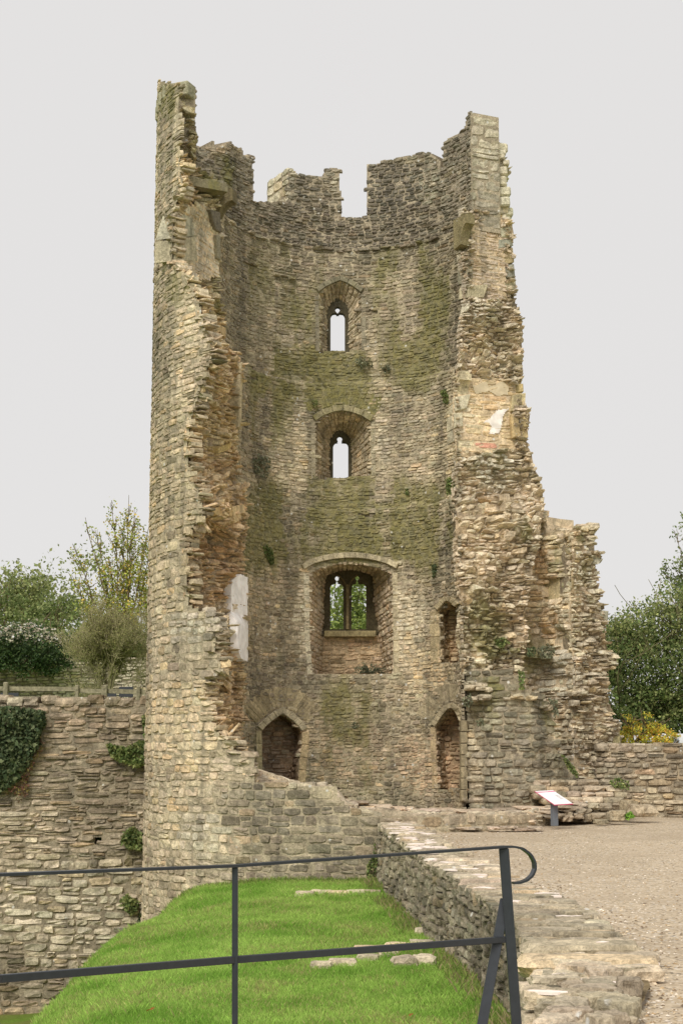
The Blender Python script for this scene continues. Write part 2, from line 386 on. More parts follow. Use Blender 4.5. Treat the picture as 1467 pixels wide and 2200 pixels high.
def rstone(mb, c, sz, col, yaw=0, rough=.12, n=(5, 4, 3)):
    """irregular rounded stone"""
    A = np.linspace(-1, 1, n[0] + 1); B = np.linspace(-1, 1, n[1] + 1); Cc = np.linspace(-1, 1, n[2] + 1); seed = rng.uniform(0, 99)
    def side(P):
        r = (np.abs(P) ** 7).sum(-1) ** (1 / 7); P = P / r[..., None]
        P = P * (1 + rough * (vn(P * 1.3 + seed, 1.2) - .5)[..., None] * 2 + rough * .8 * (vn(P * [1, 1, .4] + seed, 4) - .5)[..., None] + rough * .4 * (vn(P + seed, 11) - .5)[..., None])
        P = P * np.asarray(sz) / 2; co, si = math.cos(yaw), math.sin(yaw)
        return np.stack([P[..., 0] * co - P[..., 1] * si, P[..., 0] * si + P[..., 1] * co, P[..., 2]], -1) + c
    for ax in range(3):
        G = [A, B, Cc]; a, b = [k for k in range(3) if k != ax]
        X, Y = np.meshgrid(G[a], G[b], indexing='ij')
        for s in (-1, 1):
            P = np.zeros(X.shape + (3,)); P[..., a] = X; P[..., b] = Y; P[..., ax] = s; P = side(P)
            i = np.arange(X.size).reshape(X.shape); q = np.stack([i[:-1, :-1], i[1:, :-1], i[1:, 1:], i[:-1, 1:]], -1).reshape(-1, 4); mb.add(P.reshape(-1, 3), q, col)
def mixcols(pal, n, var=.2):
    pal = np.array(pal, float) * [1.95, 1.75, 1.9]; c = pal[rng.integers(0, len(pal), n)]; return np.clip(c * np.exp(rng.normal(0, var, n))[:, None], .003, .9)
# ------------------------------------------------------------------ TOWER geometry
Cx, Cy = ray(757, 1640, 35.5)[0], 35.5
def Ri(z): z = np.asarray(z, float); return 2.45 + .2 * sstep(6.05, 6.2, z) + .42 * sstep(9.25, 9.4, z)
def Ro(ph): return 4.56 - .26 * sstep(-90, 40, np.degrees(ph))
ZW = 12.9
def inner_pt(x, y, r=None):
    Y = Cy + 2.4
    for _ in range(8):
        p = ray(x, y, Y); rr = r if r else float(Ri(p[2])); s_ = np.clip((p[0] - Cx) / rr, -.995, .995); Y = Cy + rr * math.sqrt(1 - s_ * s_)
    return ray(x, y, Y)
def outer_front(x, y):
    Y = Cy - 2
    for _ in range(12):
        p = ray(x, y, Y); s_ = np.clip((p[0] - Cx) / 4.56, -.999, .999); Y = Cy - 4.56 * math.sqrt(1 - s_ * s_)
    return ray(x, y, Y)
zs = np.arange(-4.5, 16.2, .06)
# inner cylinder surface
ph = np.radians(np.arange(-100, 96, 2.0)); RREF = 2.6
PP, ZZ = np.meshgrid(ph, zs, indexing='ij'); R = Ri(ZZ)
S_IN = Surf(np.stack([Cx + R * np.sin(PP), Cy + R * np.cos(PP), ZZ], -1), ph * RREF, zs, (Cx, Cy, 5))
# outer cylinder surface (left and front)
pho = np.radians(np.arange(-262, -66, 2.0)); ROREF = 4.56
PO, ZO = np.meshgrid(pho, zs, indexing='ij'); RO = Ro(PO)
S_OUT = Surf(np.stack([Cx + RO * np.sin(PO), Cy + RO * np.cos(PO), ZO], -1), pho * ROREF, zs, None)
S_OUT.Nn = np.stack([np.sin(PO), np.cos(PO), 0 * PO], -1)
# left cut: outer edge by z
LOUT = [(250, 384), (330, 384), (400, 392), (450, 372), (560, 368), (600, 398), (650, 428), (700, 436), (760, 456), (800, 440), (850, 424), (900, 410), (950, 402), (1000, 404), (1060, 428), (1110, 438), (1150, 395),
        (1200, 402), (1300, 402), (1320, 456), (1400, 462), (1440, 478), (1480, 432), (1530, 452), (1560, 455), (1600, 498), (1650, 528), (1685, 545), (1800, 545)]
lo = np.array([[outer_front(x, y)[2], math.atan2(outer_front(x, y)[0] - Cx, outer_front(x, y)[1] - Cy)] for (y, x) in LOUT])
lo = lo[np.argsort(lo[:, 0])]
def phiLo(z):
    return np.interp(z, lo[:, 0], lo[:, 1])
# right cut edges (y, x_in, x_out)
RED = [(410, 1000, 1092), (440, 986, 1096), (500, 986, 1100), (600, 1000, 1110), (700, 985, 1117), (750, 984, 1122), (800, 977, 1126), (900, 972, 1132), (950, 978, 1137), (1000, 980, 1142), (1050, 975, 1160),
       (1080, 970, 1168), (1150, 975, 1160), (1250, 977, 1140), (1300, 986, 1130), (1420, 988, 1125), (1500, 1000, 1120), (1740, 1004, 1120)]
rin, rout = [], []
for (y, xi, xo) in RED:
    a = ray(xi, y, Cy + float(np.interp(y, [410, 740, 820, 1060, 1150, 1300, 1740], [1.05, 1.35, 1.0, .95, .4, .2, .1])))
    b = ray(xo, y, a[1] + .75); rin.append(a); rout.append(b)
rin = np.array(rin); rout = np.array(rout)
oo = np.argsort(rin[:, 2]); rin, rout = rin[oo], rout[oo]
def curve_at(C, z): return np.stack([np.interp(z, C[:, 2], C[:, 0]), np.interp(z, C[:, 2], C[:, 1]), z], -1)
def ruled_z(A, B, zv, nu, toward, disp=None, wid=None):
    t = np.linspace(0, 1, nu)[:, None, None]; P = A[None] * (1 - t) + B[None] * t
    wid = wid or float(np.linalg.norm(A - B, axis=1).mean())
    return Surf(P, np.linspace(0, wid, nu), zv, toward, disp)
def dispR(u, v):
    p = np.stack([u, v, 0 * u], -1); return (fbm(p, 1.7, 3) - .5) * .5 + (vn(p, 7) - .5) * .08
zR = np.arange(-1.3, 13.3, .06); S_CR = ruled_z(curve_at(rin, zR), curve_at(rout, zR), zR, 12, (3, 0, 5), dispR)
zL = np.arange(-1.0, 13.4, .06)
Ain = np.stack([Cx + Ri(zL) * math.sin(math.radians(-95)), Cy + Ri(zL) * math.cos(math.radians(-95)), zL], -1)
pL = phiLo(zL); Aout = np.stack([Cx + 4.5 * np.sin(pL), Cy + 4.5 * np.cos(pL), zL], -1)
def dispL(u, v):
    p = np.stack([u + 9, v, 0 * u], -1); e = np.clip(np.minimum(u, 2.6 - u) / .5, 0, 1)
    return ((fbm(p, 1.5, 3) - .5) * .75 - .12) * e + (vn(p, 8) - .5) * .08
S_CL = ruled_z(Ain, Aout, zL, 12, (3, 0, 5), dispL, 2.6)
tower = empty('ruined_tower', (Cx, Cy, 0)); bpy.context.view_layer.update()
tag(tower, 'tall roofless round stone tower, split open to show its mossy inside wall', 'tower')
def tbuild(mb, name, parent=None, label=None, mat=None, smooth=False):
    o = mb.build(name, mat or M_STONE, parent or tower, smooth)
    if (parent is None): o.location = (-Cx, -Cy, 0)
    if label: o['label'] = label
    return o
# openings (photo outline of each opening, on the inner face)
UP_IN = [(687, 756), (686, 700), (685, 650), (684, 628), (700, 616), (715, 609), (730, 603), (746, 609), (760, 617), (775, 629), (776, 650), (777, 700), (777, 752)]
MID_IN = [(678, 1030), (678, 980), (677, 930), (677, 905), (695, 893), (715, 886), (736, 883), (757, 887), (777, 894), (796, 906), (797, 930), (797, 980), (798, 1022)]
LOW_IN = [(672, 1450), (666, 1380), (665, 1300), (664, 1232), (690, 1220), (720, 1213), (752, 1210), (785, 1213), (815, 1220), (842, 1232), (844, 1300), (845, 1380), (846, 1450)]
LD_IN = [(562, 1682), (562, 1640), (562, 1600), (561, 1570), (573, 1557), (589, 1545), (605, 1533), (621, 1544), (637, 1557), (648, 1572), (648, 1600), (642, 1640), (640, 1682)]
RD_IN = [(940, 1695), (938, 1640), (936, 1590), (936, 1562), (946, 1547), (957, 1532), (968, 1519), (976, 1524), (983, 1533), (988, 1550), (989, 1590), (989, 1640), (989, 1695)]
RU_IN = [(946, 1425), (945, 1380), (944, 1340), (943, 1312), (949, 1306), (956, 1298), (963, 1290), (970, 1294), (976, 1299), (982, 1305), (984, 1340), (985, 1380), (986, 1425)]
PUT = [[(788, 665), (812, 665), (812, 677), (788, 673)], [(768, 1104), (808, 1102), (808, 1107), (790, 1110), (768, 1108)], [(527, 785), (553, 785), (548, 793), (527, 793)], [(536, 808), (560, 810), (555, 817), (536, 815)]]
HOLES = [UP_IN, MID_IN, LOW_IN, LD_IN, RD_IN, RU_IN]
def phR(z): p = curve_at(rin, np.asarray(z, float)); return np.minimum(np.arctan2(p[..., 0] - Cx, p[..., 1] - Cy), np.radians(89))
def keep_in(u, v, P):
    X, Y = px(P); k = np.ones(np.shape(X), bool); f = u / RREF
    for h_ in HOLES + PUT: k &= ~inpoly(X, Y, h_)
    k &= (f > math.radians(-95)) & (f < phR(v) + .01) & (v < ZW)
    return k
INB = [(560, 660, 110, 110, (120, 112, 92), .6), (640, 720, 40, 70, (168, 152, 130), .7), (860, 720, 60, 120, (150, 132, 110), .5), (760, 500, 300, 110, (88, 80, 66), .75), (820, 380, 110, 100, (88, 82, 70), .85), (520, 600, 70, 160, (98, 90, 72), .6), (950, 560, 60, 160, (98, 90, 70), .6), (760, 660, 240, 80, (112, 102, 80), .4),
       (620, 980, 60, 100, (176, 160, 126), .8), (870, 980, 70, 110, (150, 136, 112), .6), (900, 880, 60, 80, (120, 112, 92), .6), (600, 1300, 90, 160, (150, 132, 98), .6), (900, 1400, 70, 130, (178, 158, 118), .8),
       (890, 1330, 40, 60, (170, 160, 132), .6), (930, 1450, 50, 50, (180, 156, 112), .8), (690, 1600, 45, 80, (168, 144, 108), .7), (900, 1640, 60, 80, (168, 140, 104), .8), (650, 1330, 18, 110, (196, 182, 150), .7),
       (860, 1340, 18, 110, (196, 182, 150), .7), (700, 960, 25, 60, (176, 166, 140), .7), (820, 950, 20, 60, (170, 160, 136), .7), (765, 1620, 90, 90, (140, 116, 88), .6), (630, 350, 12, 60, (160, 152, 128), .5)]
INM = [(a_, b_, c_, d_, e_ * 1.35) for (a_, b_, c_, d_, e_) in [(620, 620, 110, 120, .25), (880, 640, 110, 130, .35), (700, 800, 200, 50, .5), (580, 860, 70, 90, .35), (740, 850, 90, 40, .5), (900, 780, 80, 60, .4), (740, 1060, 220, 50, .35), (750, 1150, 240, 60, .5), (560, 1160, 60, 110, .4),
       (930, 1150, 60, 110, .35), (760, 1520, 90, 70, .5), (740, 1650, 90, 70, .2), (560, 780, 60, 60, .2), (480, 540, 30, 60, .1)]]
cf_in = colf([(96, 88, 70), (124, 112, 88), (146, 132, 102), (164, 150, 116)], .2, .05, .05, .1, INB, .2, INM)
iw = MB()
wallskin(iw, S_IN, (math.radians(-95) * RREF, math.radians(89) * RREF), (-1.6, ZW), (.07, .12), (.11, .34), keep_in, cf_in, (150, 136, 106), .05, prot=.006, bulge=.006, pv=.006, gap=.008, hrow=lambda z: .1 if z < 5.5 else .088, tilt=.005, rough=.007)
# broken string courses where floors met the wall
def ledge(mb, S, u0, u1, v, cf, k=1.0, hgt=.08):
    u = u0
    while u < u1:
        ww = rng.uniform(.12, .3)
        if rng.random() < .8:
            c = cf(S(np.array([u]), np.array([v]), 0.0)); stones(mb, S, np.array([u]), np.array([v + rng.normal(0, .02)]), np.array([ww]), np.array([hgt * rng.uniform(.6, 1.2)]), c, rng.uniform(.03, .12) * k, .02, .02, .08)
        u += ww
ledge(iw, S_IN, -3.6, 2.8, 6.16, cf_in, .7, .07); ledge(iw, S_IN, -3.2, -.6, 9.36, cf_in, 1.0, .1); ledge(iw, S_IN, .3, 1.4, 9.42, cf_in, .5); ledge(iw, S_IN, -3.2, 2.0, 12.86, cf_in, .8)
ledge(iw, S_IN, -2.6, -2.0, 12.1, cf_in, 1.0); ledge(iw, S_IN, -1.7, -1.3, 12.0, cf_in, 1.2)
tbuild(iw, 'inner_wall')
# core shell
def in_zone(P, zones):
    X, Y = px(P); k = np.zeros(X.shape, bool)
    for z in zones: k |= inpoly(X, Y, z)
    return k
core = MB()
us = np.linspace(0, 1, 150); zc = np.arange(-4.4, ZW, .12); UU, ZC = np.meshgrid(us, zc, indexing='ij')
fi = math.radians(-93) + (phR(ZC) - .12 - math.radians(-93)) * UU
fo = fi.copy(); a_ = fi < math.radians(-55); t_ = (fi - math.radians(-93)) / math.radians(38)
fo = np.where(a_, (phiLo(ZC) + .25) * (1 - t_) + math.radians(-55) * t_, fi)
b_ = fi > math.radians(40); rm = phR(ZC) - .12; fo = np.where(b_, math.radians(40) + (fi - math.radians(40)) / (rm - math.radians(40)) * math.radians(16), fo)
doorz = [[(500, 1700), (500, 1500), (700, 1500), (700, 1700)], [(890, 1720), (890, 1490), (1010, 1490), (1010, 1720)], [(900, 1450), (900, 1260), (1010, 1260), (1010, 1450)]]
r0 = Ri(ZC) + .05; Pi0 = np.stack([Cx + r0 * np.sin(fi), Cy + r0 * np.cos(fi), ZC], -1)
r0 = r0 + 1.25 * in_zone(Pi0, doorz); Pi = np.stack([Cx + r0 * np.sin(fi), Cy + r0 * np.cos(fi), ZC], -1)
ro = Ro(fo) - .06; Po = np.stack([Cx + ro * np.sin(fo), Cy + ro * np.cos(fo), ZC], -1)
cc = (Pi0[1:, 1:] + Pi0[:-1, :-1]) / 2; Xc, Yc = px(cc); K = np.ones(Xc.shape, bool)
def grow(h_, g):
    h_ = np.array(h_, float); c = h_.mean(0); return c + (h_ - c) * (1 + g / (np.abs(h_ - c).max(0) + 1e-6))
for h_, up_ in ((UP_IN, 62), (MID_IN, 45), (LOW_IN, 10)):
    h2 = grow(h_, 6); K &= ~inpoly(Xc, Yc, h2); h2[:, 1] -= up_; K &= ~inpoly(Xc, Yc, h2)
idx = np.arange(Pi.shape[0] * Pi.shape[1]).reshape(Pi.shape[:2]); q = np.stack([idx[:-1, :-1], idx[1:, :-1], idx[1:, 1:], idx[:-1, 1:]], -1)
Qs = [q[K], q[K] + idx.size]; Kp = np.pad(K, 1)
for (du, dv, a, b) in ((-1, 0, 0, 3), (1, 0, 1, 2), (0, -1, 0, 1), (0, 1, 3, 2)):
    nb = Kp[1 + du:Kp.shape[0] - 1 + du, 1 + dv:Kp.shape[1] - 1 + dv]; e = q[K & ~nb]
    Qs.append(np.stack([e[:, a], e[:, b], e[:, b] + idx.size, e[:, a] + idx.size], -1))
core.add(np.concatenate([Pi.reshape(-1, 3), Po.reshape(-1, 3)]), np.concatenate(Qs), (.3, .25, .17, 0))
tbuild(core, 'wall_core')
# outer wall: left flank and low curved front
FRONT_TOP = [(300, 150), (345, 178), (404, 186), (402, 205), (435, 240), (560, 300), (545, 1684), (600, 1678), (602, 1686), (722, 1692), (724, 1708), (745, 1736), (815, 1752), (1300, 1765), (1300, 2400), (200, 2400), (200, 150)]
def keep_out(u, v, P):
    X, Y = px(P); f = u / ROREF; k = inpoly(X + rng.normal(0, 1.5, X.shape), Y, FRONT_TOP)
    k &= (f > phiLo(v)) | (Y > 1684 + 0 * X) | (v < .2) & (X < 545)
    k &= (f > phiLo(v) - .0) | (v < .25)
    return k & ((Y > 1640) | (f > math.radians(-160)))
OB = [(400, 300, 70, 200, (116, 106, 84), .6), (360, 1100, 120, 300, (172, 152, 112), .5), (400, 1550, 110, 110, (184, 160, 116), .5), (372, 1730, 20, 20, (206, 172, 116), .9), (398, 1648, 30, 14, (208, 174, 118), .9), (410, 1600, 40, 16, (206, 190, 150), .8),
      (430, 570, 60, 60, (190, 184, 160), .6), (570, 1740, 150, 80, (92, 85, 71), .85), (720, 1800, 160, 100, (98, 90, 73), .85), (430, 1790, 60, 60, (150, 142, 122), .6), (600, 1870, 280, 50, (98, 90, 73), .75), (410, 1340, 60, 60, (176, 170, 150), .5)]
cf_out = colf([(108, 98, 76), (134, 120, 94), (154, 138, 108), (172, 154, 120)], .15, .05, .06, .12, OB, .1, [(380, 220, 60, 40, .6), (400, 620, 60, 40, .4)])
ow = MB()
wallskin(ow, S_OUT, (math.radians(-250) * ROREF, math.radians(-70) * ROREF), (-3.6, 15.9), (.12, .2), (.18, .5), keep_out, cf_out, (150, 136, 106), .07, prot=.004, bulge=.008, pv=.006, gap=.007, hrow=lambda z: .18 if z < 5 else .135, tilt=.004, jit=.05, rough=.007)
# stub ends of face stones that hang over the left break
zz = np.arange(-.3, 13.0, .1); zz = zz[rng.random(len(zz)) < .75] + rng.uniform(-.03, .03, 1); f_ = phiLo(zz); uE = f_ * ROREF - rng.uniform(-.12, .1, len(zz)) * rng.choice([.4, 1, 1.3], len(zz)); wE = rng.uniform(.12, .36, len(zz))
stones(ow, S_OUT, uE, zz, wE, rng.uniform(.05, .14, len(zz)), cf_out(S_OUT(uE, zz, 0.0)), rng.uniform(-.1, .02, len(zz)), .02, .04, .3, .2, .03)
# top of the low front wall
ft = np.radians(np.arange(-250, -120, 1.5)); rr = np.linspace(2.75, 4.54, 14)
def ztop(f):
    x = np.degrees(f); return np.interp(x, [-250, -215, -196, -184, -178, -172, -155, -146, -140, -120], [-1.03, -1.02, -1.0, -.97, -.84, -.47, -.42, -.3, -.2, 0])
FT, RT = np.meshgrid(ft, rr, indexing='ij'); Pt = np.stack([Cx + RT * np.sin(FT), Cy + RT * np.cos(FT), ztop(FT) - .02], -1)
S_FT = Surf(Pt, ft * 3.6, rr, None); S_FT.Nn = np.zeros_like(Pt) + [0, 0, 1]
cf_top = colf([(122, 110, 88), (146, 132, 106), (168, 154, 126)], .14, .04, .05, .05, (), .05)
wallskin(ow, S_FT, (ft[0] * 3.6, ft[-1] * 3.6), (2.75, 4.5), (.2, .4), (.25, .5), None, cf_top, (170, 150, 120), .08, prot=.02, pv=.03, bulge=.03, wav=0, depth=.2)
# inside face of the low front wall
FI, ZI = np.meshgrid(np.radians(np.arange(-262, -95, 2.)), np.arange(-1.6, .2, .1), indexing='ij')
S_FI = Surf(np.stack([Cx + 2.75 * np.sin(FI), Cy + 2.75 * np.cos(FI), ZI], -1), FI[:, 0] * 2.75, ZI[0], (Cx, Cy, 0))
wallskin(ow, S_FI, (FI[0, 0] * 2.75, FI[-1, 0] * 2.75), (-1.6, -.0), (.1, .16), (.2, .4), lambda u, v, P: v < ztop(u / 2.75) - .02, cf_top, (160, 140, 110), .08)
tbuild(ow, 'outer_wall')
# left and right breaks: rubble faces
LB = [(470, 930, 60, 60, (206, 184, 130), .7), (460, 560, 70, 60, (190, 180, 150), .8), (450, 480, 60, 90, (196, 184, 156), .8), (465, 720, 40, 40, (226, 200, 150), .6), (450, 400, 60, 60, (110, 100, 70), .7), (470, 1100, 70, 60, (210, 180, 128), .7),
      (470, 1220, 60, 120, (176, 140, 92), .7), (420, 280, 50, 90, (116, 104, 76), .8), (480, 1340, 40, 60, (176, 174, 150), .6), (490, 1500, 50, 80, (168, 142, 98), .6), (480, 620, 60, 40, (160, 160, 124), .6)]
cf_L = colf([(140, 112, 76), (168, 142, 100), (190, 164, 118), (206, 180, 132)], .18, .05, .12, .1, LB, .05, [(420, 260, 50, 60, .8), (470, 380, 60, 40, .7), (470, 620, 60, 60, .5), (460, 650, 60, 30, .4), (500, 640, 40, 30, .5)])
RB = [(1050, 560, 50, 110, (206, 186, 156), .8), (1050, 350, 60, 80, (160, 150, 124), .7), (1040, 650, 60, 60, (186, 180, 158), .6), (1060, 760, 60, 50, (204, 188, 150), .7), (1050, 880, 60, 80, (206, 176, 118), .85), (1060, 1010, 60, 60, (170, 166, 146), .8),
      (1050, 1120, 70, 50, (206, 184, 140), .8), (1050, 1190, 80, 50, (196, 178, 146), .7), (1040, 1330, 60, 80, (150, 142, 108), .6), (1080, 1430, 100, 60, (150, 140, 110), .7), (1140, 1130, 60, 30, (140, 134, 108), .6)]
cf_R = colf([(150, 134, 106), (178, 162, 132), (200, 182, 152), (212, 196, 166)], .15, .04, .08, .08, RB, .08, [(1040, 990, 70, 40, .35), (1040, 1360, 70, 60, .6), (1160, 1150, 70, 40, .5), (1040, 1250, 60, 50, .3)])
def rubble(mb, S, ur, vr, keep, cf, k=1.0, cell=.05, mort=(176, 152, 116)):
    mc = lin(mort); mc = (mc * .78 + mc.mean() * .22) * 1.0
    sheet(mb, S, ur, vr, cell, keep, lambda P: np.concatenate([np.tile(mc, (len(P), 1)) * (.7 + .6 * vn(P, 4))[:, None], cf(P, False)[:, 3:]], 1), nd=.03)
    for (h, w, pm, dens) in (((.06, .15), (.08, .3), .015, 1.0), ((.06, .2), (.12, .36), .08, .22), ((.04, .08), (.15, .4), .12, .1)):
        u, v, ww, hh = lay(ur, vr, h, w, keep, S, .015, .04)
        s = rng.random(len(u)) < dens; u, v, ww, hh = u[s], v[s], ww[s], hh[s]
        if pm > .05: v = v + rng.normal(0, .04, len(v)); ww = ww * rng.uniform(.7, 1.2, len(v))
        C = cf(S(u, v, 0.0)); stones(mb, S, u, v, ww, hh, C, pm * k * rng.uniform(.3, 1.7, len(u)) + rng.normal(0, .03 * k, len(u)), .035, .035, .12, .2, .022)
def keepL(u, v, P):
    X, Y = px(P); return ~inpoly(X, Y, [(370, 452), (446, 440), (468, 470), (468, 590), (430, 596), (362, 570)])
def keepR(u, v, P):
    X, Y = px(P); return ~(inpoly(X, Y, [(1012, 480), (1075, 470), (1085, 640), (1000, 640)]) | inpoly(X, Y, [(976, 815), (1100, 820), (1112, 965), (976, 975)])) & (Y < 1500)
rl = MB(); rubble(rl, S_CL, (0, 2.6), (-.6, 13.2), keepL, cf_L, 1.15)
# recessed panel behind the upper reveal
def plain(mb, S, poly, cf, h, w, d=-.03, bul=.008, mort=(190, 165, 125), prot=0.0, gap=.01):
    U = S.U; V = S.V
    k = lambda u, v, P: inpoly(*px(P), poly)
    S2 = Surf(S.P, S.U, S.V, None); S2.Nn = S.Nn
    wallskin(mb, S2, (U[0], U[-1]), (max(V[0], -1), V[-1]), h, w, k, cf, mort, .06, prot=prot, pv=.004, bulge=bul, tilt=.003, gap=gap)
PANEL_L = [(366, 448), (450, 436), (474, 465), (474, 592), (430, 600), (358, 575)]
cf_pl = colf([(170, 156, 130), (192, 178, 150), (204, 190, 160)], .08, .03, .03, .02, (), 0)
plain(rl, S_CL, PANEL_L, cf_pl, (.1, .17), (.3, .7))
# dressed stones on the left break
def slab(mb, S, pts, d, th, col, moss=0):
    """block with outline in photo pixels placed on surface S, standing d proud, th thick"""
    P = np.array([S(*S.invert(x, y), 0.0) for (x, y) in pts]); u, v = S.invert(*np.mean(pts, 0)); n = S._i(S.Nn, np.array(u), np.array(v))
    # fit to the plane through the mean
    c = P.mean(0); P = P - ((P - c) @ n)[:, None] * n
    quadblock(mb, P + n * d, n, 0, (*(lin(col)), moss), .015, th)
for q4, c_ in (([(372, 460), (402, 458), (402, 508), (370, 510)], (190, 184, 160)), ([(366, 512), (400, 510), (398, 562), (362, 566)], (206, 194, 164)), ([(404, 466), (420, 470), (420, 516), (404, 514)], (184, 176, 150)), ([(404, 520), (416, 520), (414, 560), (402, 562)], (196, 180, 146)),
               ([(400, 572), (440, 574), (448, 596), (404, 592)], (176, 176, 156)), ([(440, 450), (464, 455), (464, 500), (440, 492)], (130, 122, 108)), ([(448, 505), (464, 508), (466, 560), (450, 556)], (160, 152, 130)), ([(498, 778), (508, 776), (509, 922), (500, 918)], (206, 190, 156)),
               ([(440, 1096), (480, 1086), (486, 1112), (448, 1112)], (212, 182, 130)), ([(476, 1092), (512, 1084), (522, 1110), (490, 1126)], (222, 196, 150)), ([(440, 690), (488, 700), (490, 728), (462, 722)], (214, 188, 144)), ([(446, 960), (490, 948), (488, 966), (450, 972)], (204, 180, 124))):
    slab(rl, S_CL, q4, .16, .5, c_)
tbuild(rl, 'rubble_face', label='ragged left break of the wall, showing rubble and pale dressed blocks')
# corbels: quarter-arch blocks
def corbel(name, S, x, y, w, h, proj, col, label):
    mb = MB(); u, v = S.invert(x, y); p = S(np.array(u), np.array(v), 0.0); n = S._i(S.Nn, np.array(u), np.array(v)); n = n * [1, 1, 0]; n /= np.linalg.norm(n)
    t = np.array([-n[1], n[0], 0]); prof = [(-.3, 0), (proj, 0), (proj, -h * .3)] + [(proj * (1 - math.sin(a)), -h * .3 - h * .7 * (1 - math.cos(a))) for a in np.linspace(.2, 1.45, 6)] + [(-.3, -h)]
    V = [p + n * a + t * s * w / 2 + np.array([0, 0, b]) for s in (-1, 1) for (a, b) in prof]; m = len(prof)
    Q = [[i, (i + 1) % m, m + (i + 1) % m, m + i] for i in range(m)]; T = [[s * m, s * m + i, s * m + i + 1] for s in (0, 1) for i in range(1, m - 1)]
    mb.add(V, Q, (*lin(col), .3), T); rstone(mb, p + n * (proj * .35) + [0, 0, .03], (w * .9, w * .9, .1), (*lin(col), .4), math.atan2(n[1], n[0]), .16)
    tbuild(mb, name, label=label)
corbel('corbel', S_CL, 468, 412, .3, .95, .42, (132, 120, 92), 'curved mossy corbel high on the left break')
corbel('corbel', S_CR, 998, 466, .25, .75, .26, (150, 138, 104), 'curved corbel high on the right break')
corbel('corbel', S_CR, 992, 806, .3, .5, .2, (206, 192, 160), 'pale corbel at mid height on the right break')
rr_ = MB(); rubble(rr_, S_CR, (0, S_CR.U[-1]), (-1.2, 13.2), keepR, cf_R, 1.0)
plain(rr_, S_CR, [(1008, 475), (1078, 465), (1088, 645), (996, 645)], colf([(186, 162, 130), (204, 182, 152), (214, 194, 166)], .1, .03, .1, .02), (.08, .14), (.2, .6))
plain(rr_, S_CR, [(972, 810), (1104, 815), (1116, 970), (972, 980)], colf([(190, 158, 104), (206, 180, 128), (210, 190, 146)], .08, .03, .1, .02, [(1052, 955, 36, 16, (170, 96, 80), 1.0), (1050, 860, 40, 24, (184, 144, 84), .8), (990, 920, 24, 60, (212, 200, 168), .8)]), (.1, .16), (.3, .8))
for q4, c_ in (([(1000, 556), (1015, 556), (1012, 600), (1000, 604)], (176, 170, 146)), ([(1070, 490), (1098, 486), (1100, 508), (1070, 512)], (190, 184, 160)), ([(1066, 515), (1100, 512), (1102, 530), (1068, 534)], (170, 168, 150)), ([(1076, 536), (1104, 532), (1108, 566), (1076, 570)], (200, 180, 140)),
               ([(1066, 572), (1108, 570), (1110, 596), (1066, 600)], (176, 172, 156)), ([(1078, 602), (1112, 598), (1112, 620), (1084, 624)], (200, 190, 160)), ([(1000, 614), (1045, 610), (1042, 640), (1000, 640)], (208, 196, 164)), ([(978, 850), (1006, 850), (1000, 880), (976, 884)], (214, 204, 176)),
               ([(974, 888), (992, 886), (992, 918), (970, 920)], (206, 196, 168)), ([(978, 895), (1030, 893), (1028, 912), (980, 916)], (212, 200, 164)), ([(974, 922), (990, 920), (990, 948), (972, 950)], (200, 192, 168)), ([(978, 950), (1016, 946), (1012, 966), (980, 970)], (214, 202, 168)),
               ([(1098, 850), (1112, 848), (1112, 884), (1098, 884)], (196, 180, 140)), ([(1112, 848), (1128, 848), (1130, 884), (1114, 884)], (204, 188, 146)), ([(1096, 890), (1112, 888), (1114, 940), (1100, 942)], (196, 172, 128)), ([(1114, 888), (1131, 886), (1134, 920), (1116, 922)], (196, 176, 132)),
               ([(1116, 924), (1134, 922), (1137, 944), (1118, 946)], (204, 184, 140)), ([(1095, 824), (1128, 826), (1126, 844), (1100, 846)], (206, 184, 134))):
    slab(rr_, S_CR, q4, .06, .4, c_)
tbuild(rr_, 'rubble_face', label='broken right edge of the tower wall with pale blocks and an ochre panel')
# plaster patches
def patch(name, S, poly, col, d, label=None):
    mb = MB(); S2 = Surf(S.P, S.U, S.V, None); S2.Nn = S.Nn
    P = np.array(poly, float)
    k = lambda u, v, Q: inpoly(px(Q)[0] + 3 * (vn(Q, 8) - .5), px(Q)[1] + 5 * (vn(Q + 5, 8) - .5), P)
    us_ = [S.invert(*p) for p in poly]; u0, u1 = min(a[0] for a in us_) - .1, max(a[0] for a in us_) + .1; v0, v1 = min(a[1] for a in us_) - .1, max(a[1] for a in us_) + .1
    sheet(mb, S2, (max(u0, S.U[0]), min(u1, S.U[-1])), (v0, v1), .025, k, (*lin(col), 0), d=d, thick=.05, nd=.01)
    tbuild(mb, name, label=label, mat=M_PLASTER)
patch('plaster', S_CL, [(487, 1246), (505, 1236), (521, 1240), (522, 1275), (520, 1340), (525, 1390), (523, 1424), (508, 1416), (500, 1398), (488, 1392), (492, 1352), (486, 1310)], (252, 247, 243), .12, 'strip of smooth white plaster left on the lower left break')
patch('plaster', S_CR, [(1015, 830), (1045, 820), (1050, 832), (1080, 818), (1092, 832), (1090, 848), (1070, 852), (1050, 840), (1020, 846)], (206, 190, 160), .02, 'cream plaster patch high in the ochre panel')
patch('plaster', S_CR, [(1066, 884), (1090, 878), (1078, 896), (1078, 912), (1070, 930), (1050, 932), (1056, 914), (1036, 906), (1050, 900)], (240, 232, 224), .02, 'white plaster patch low in the ochre panel')
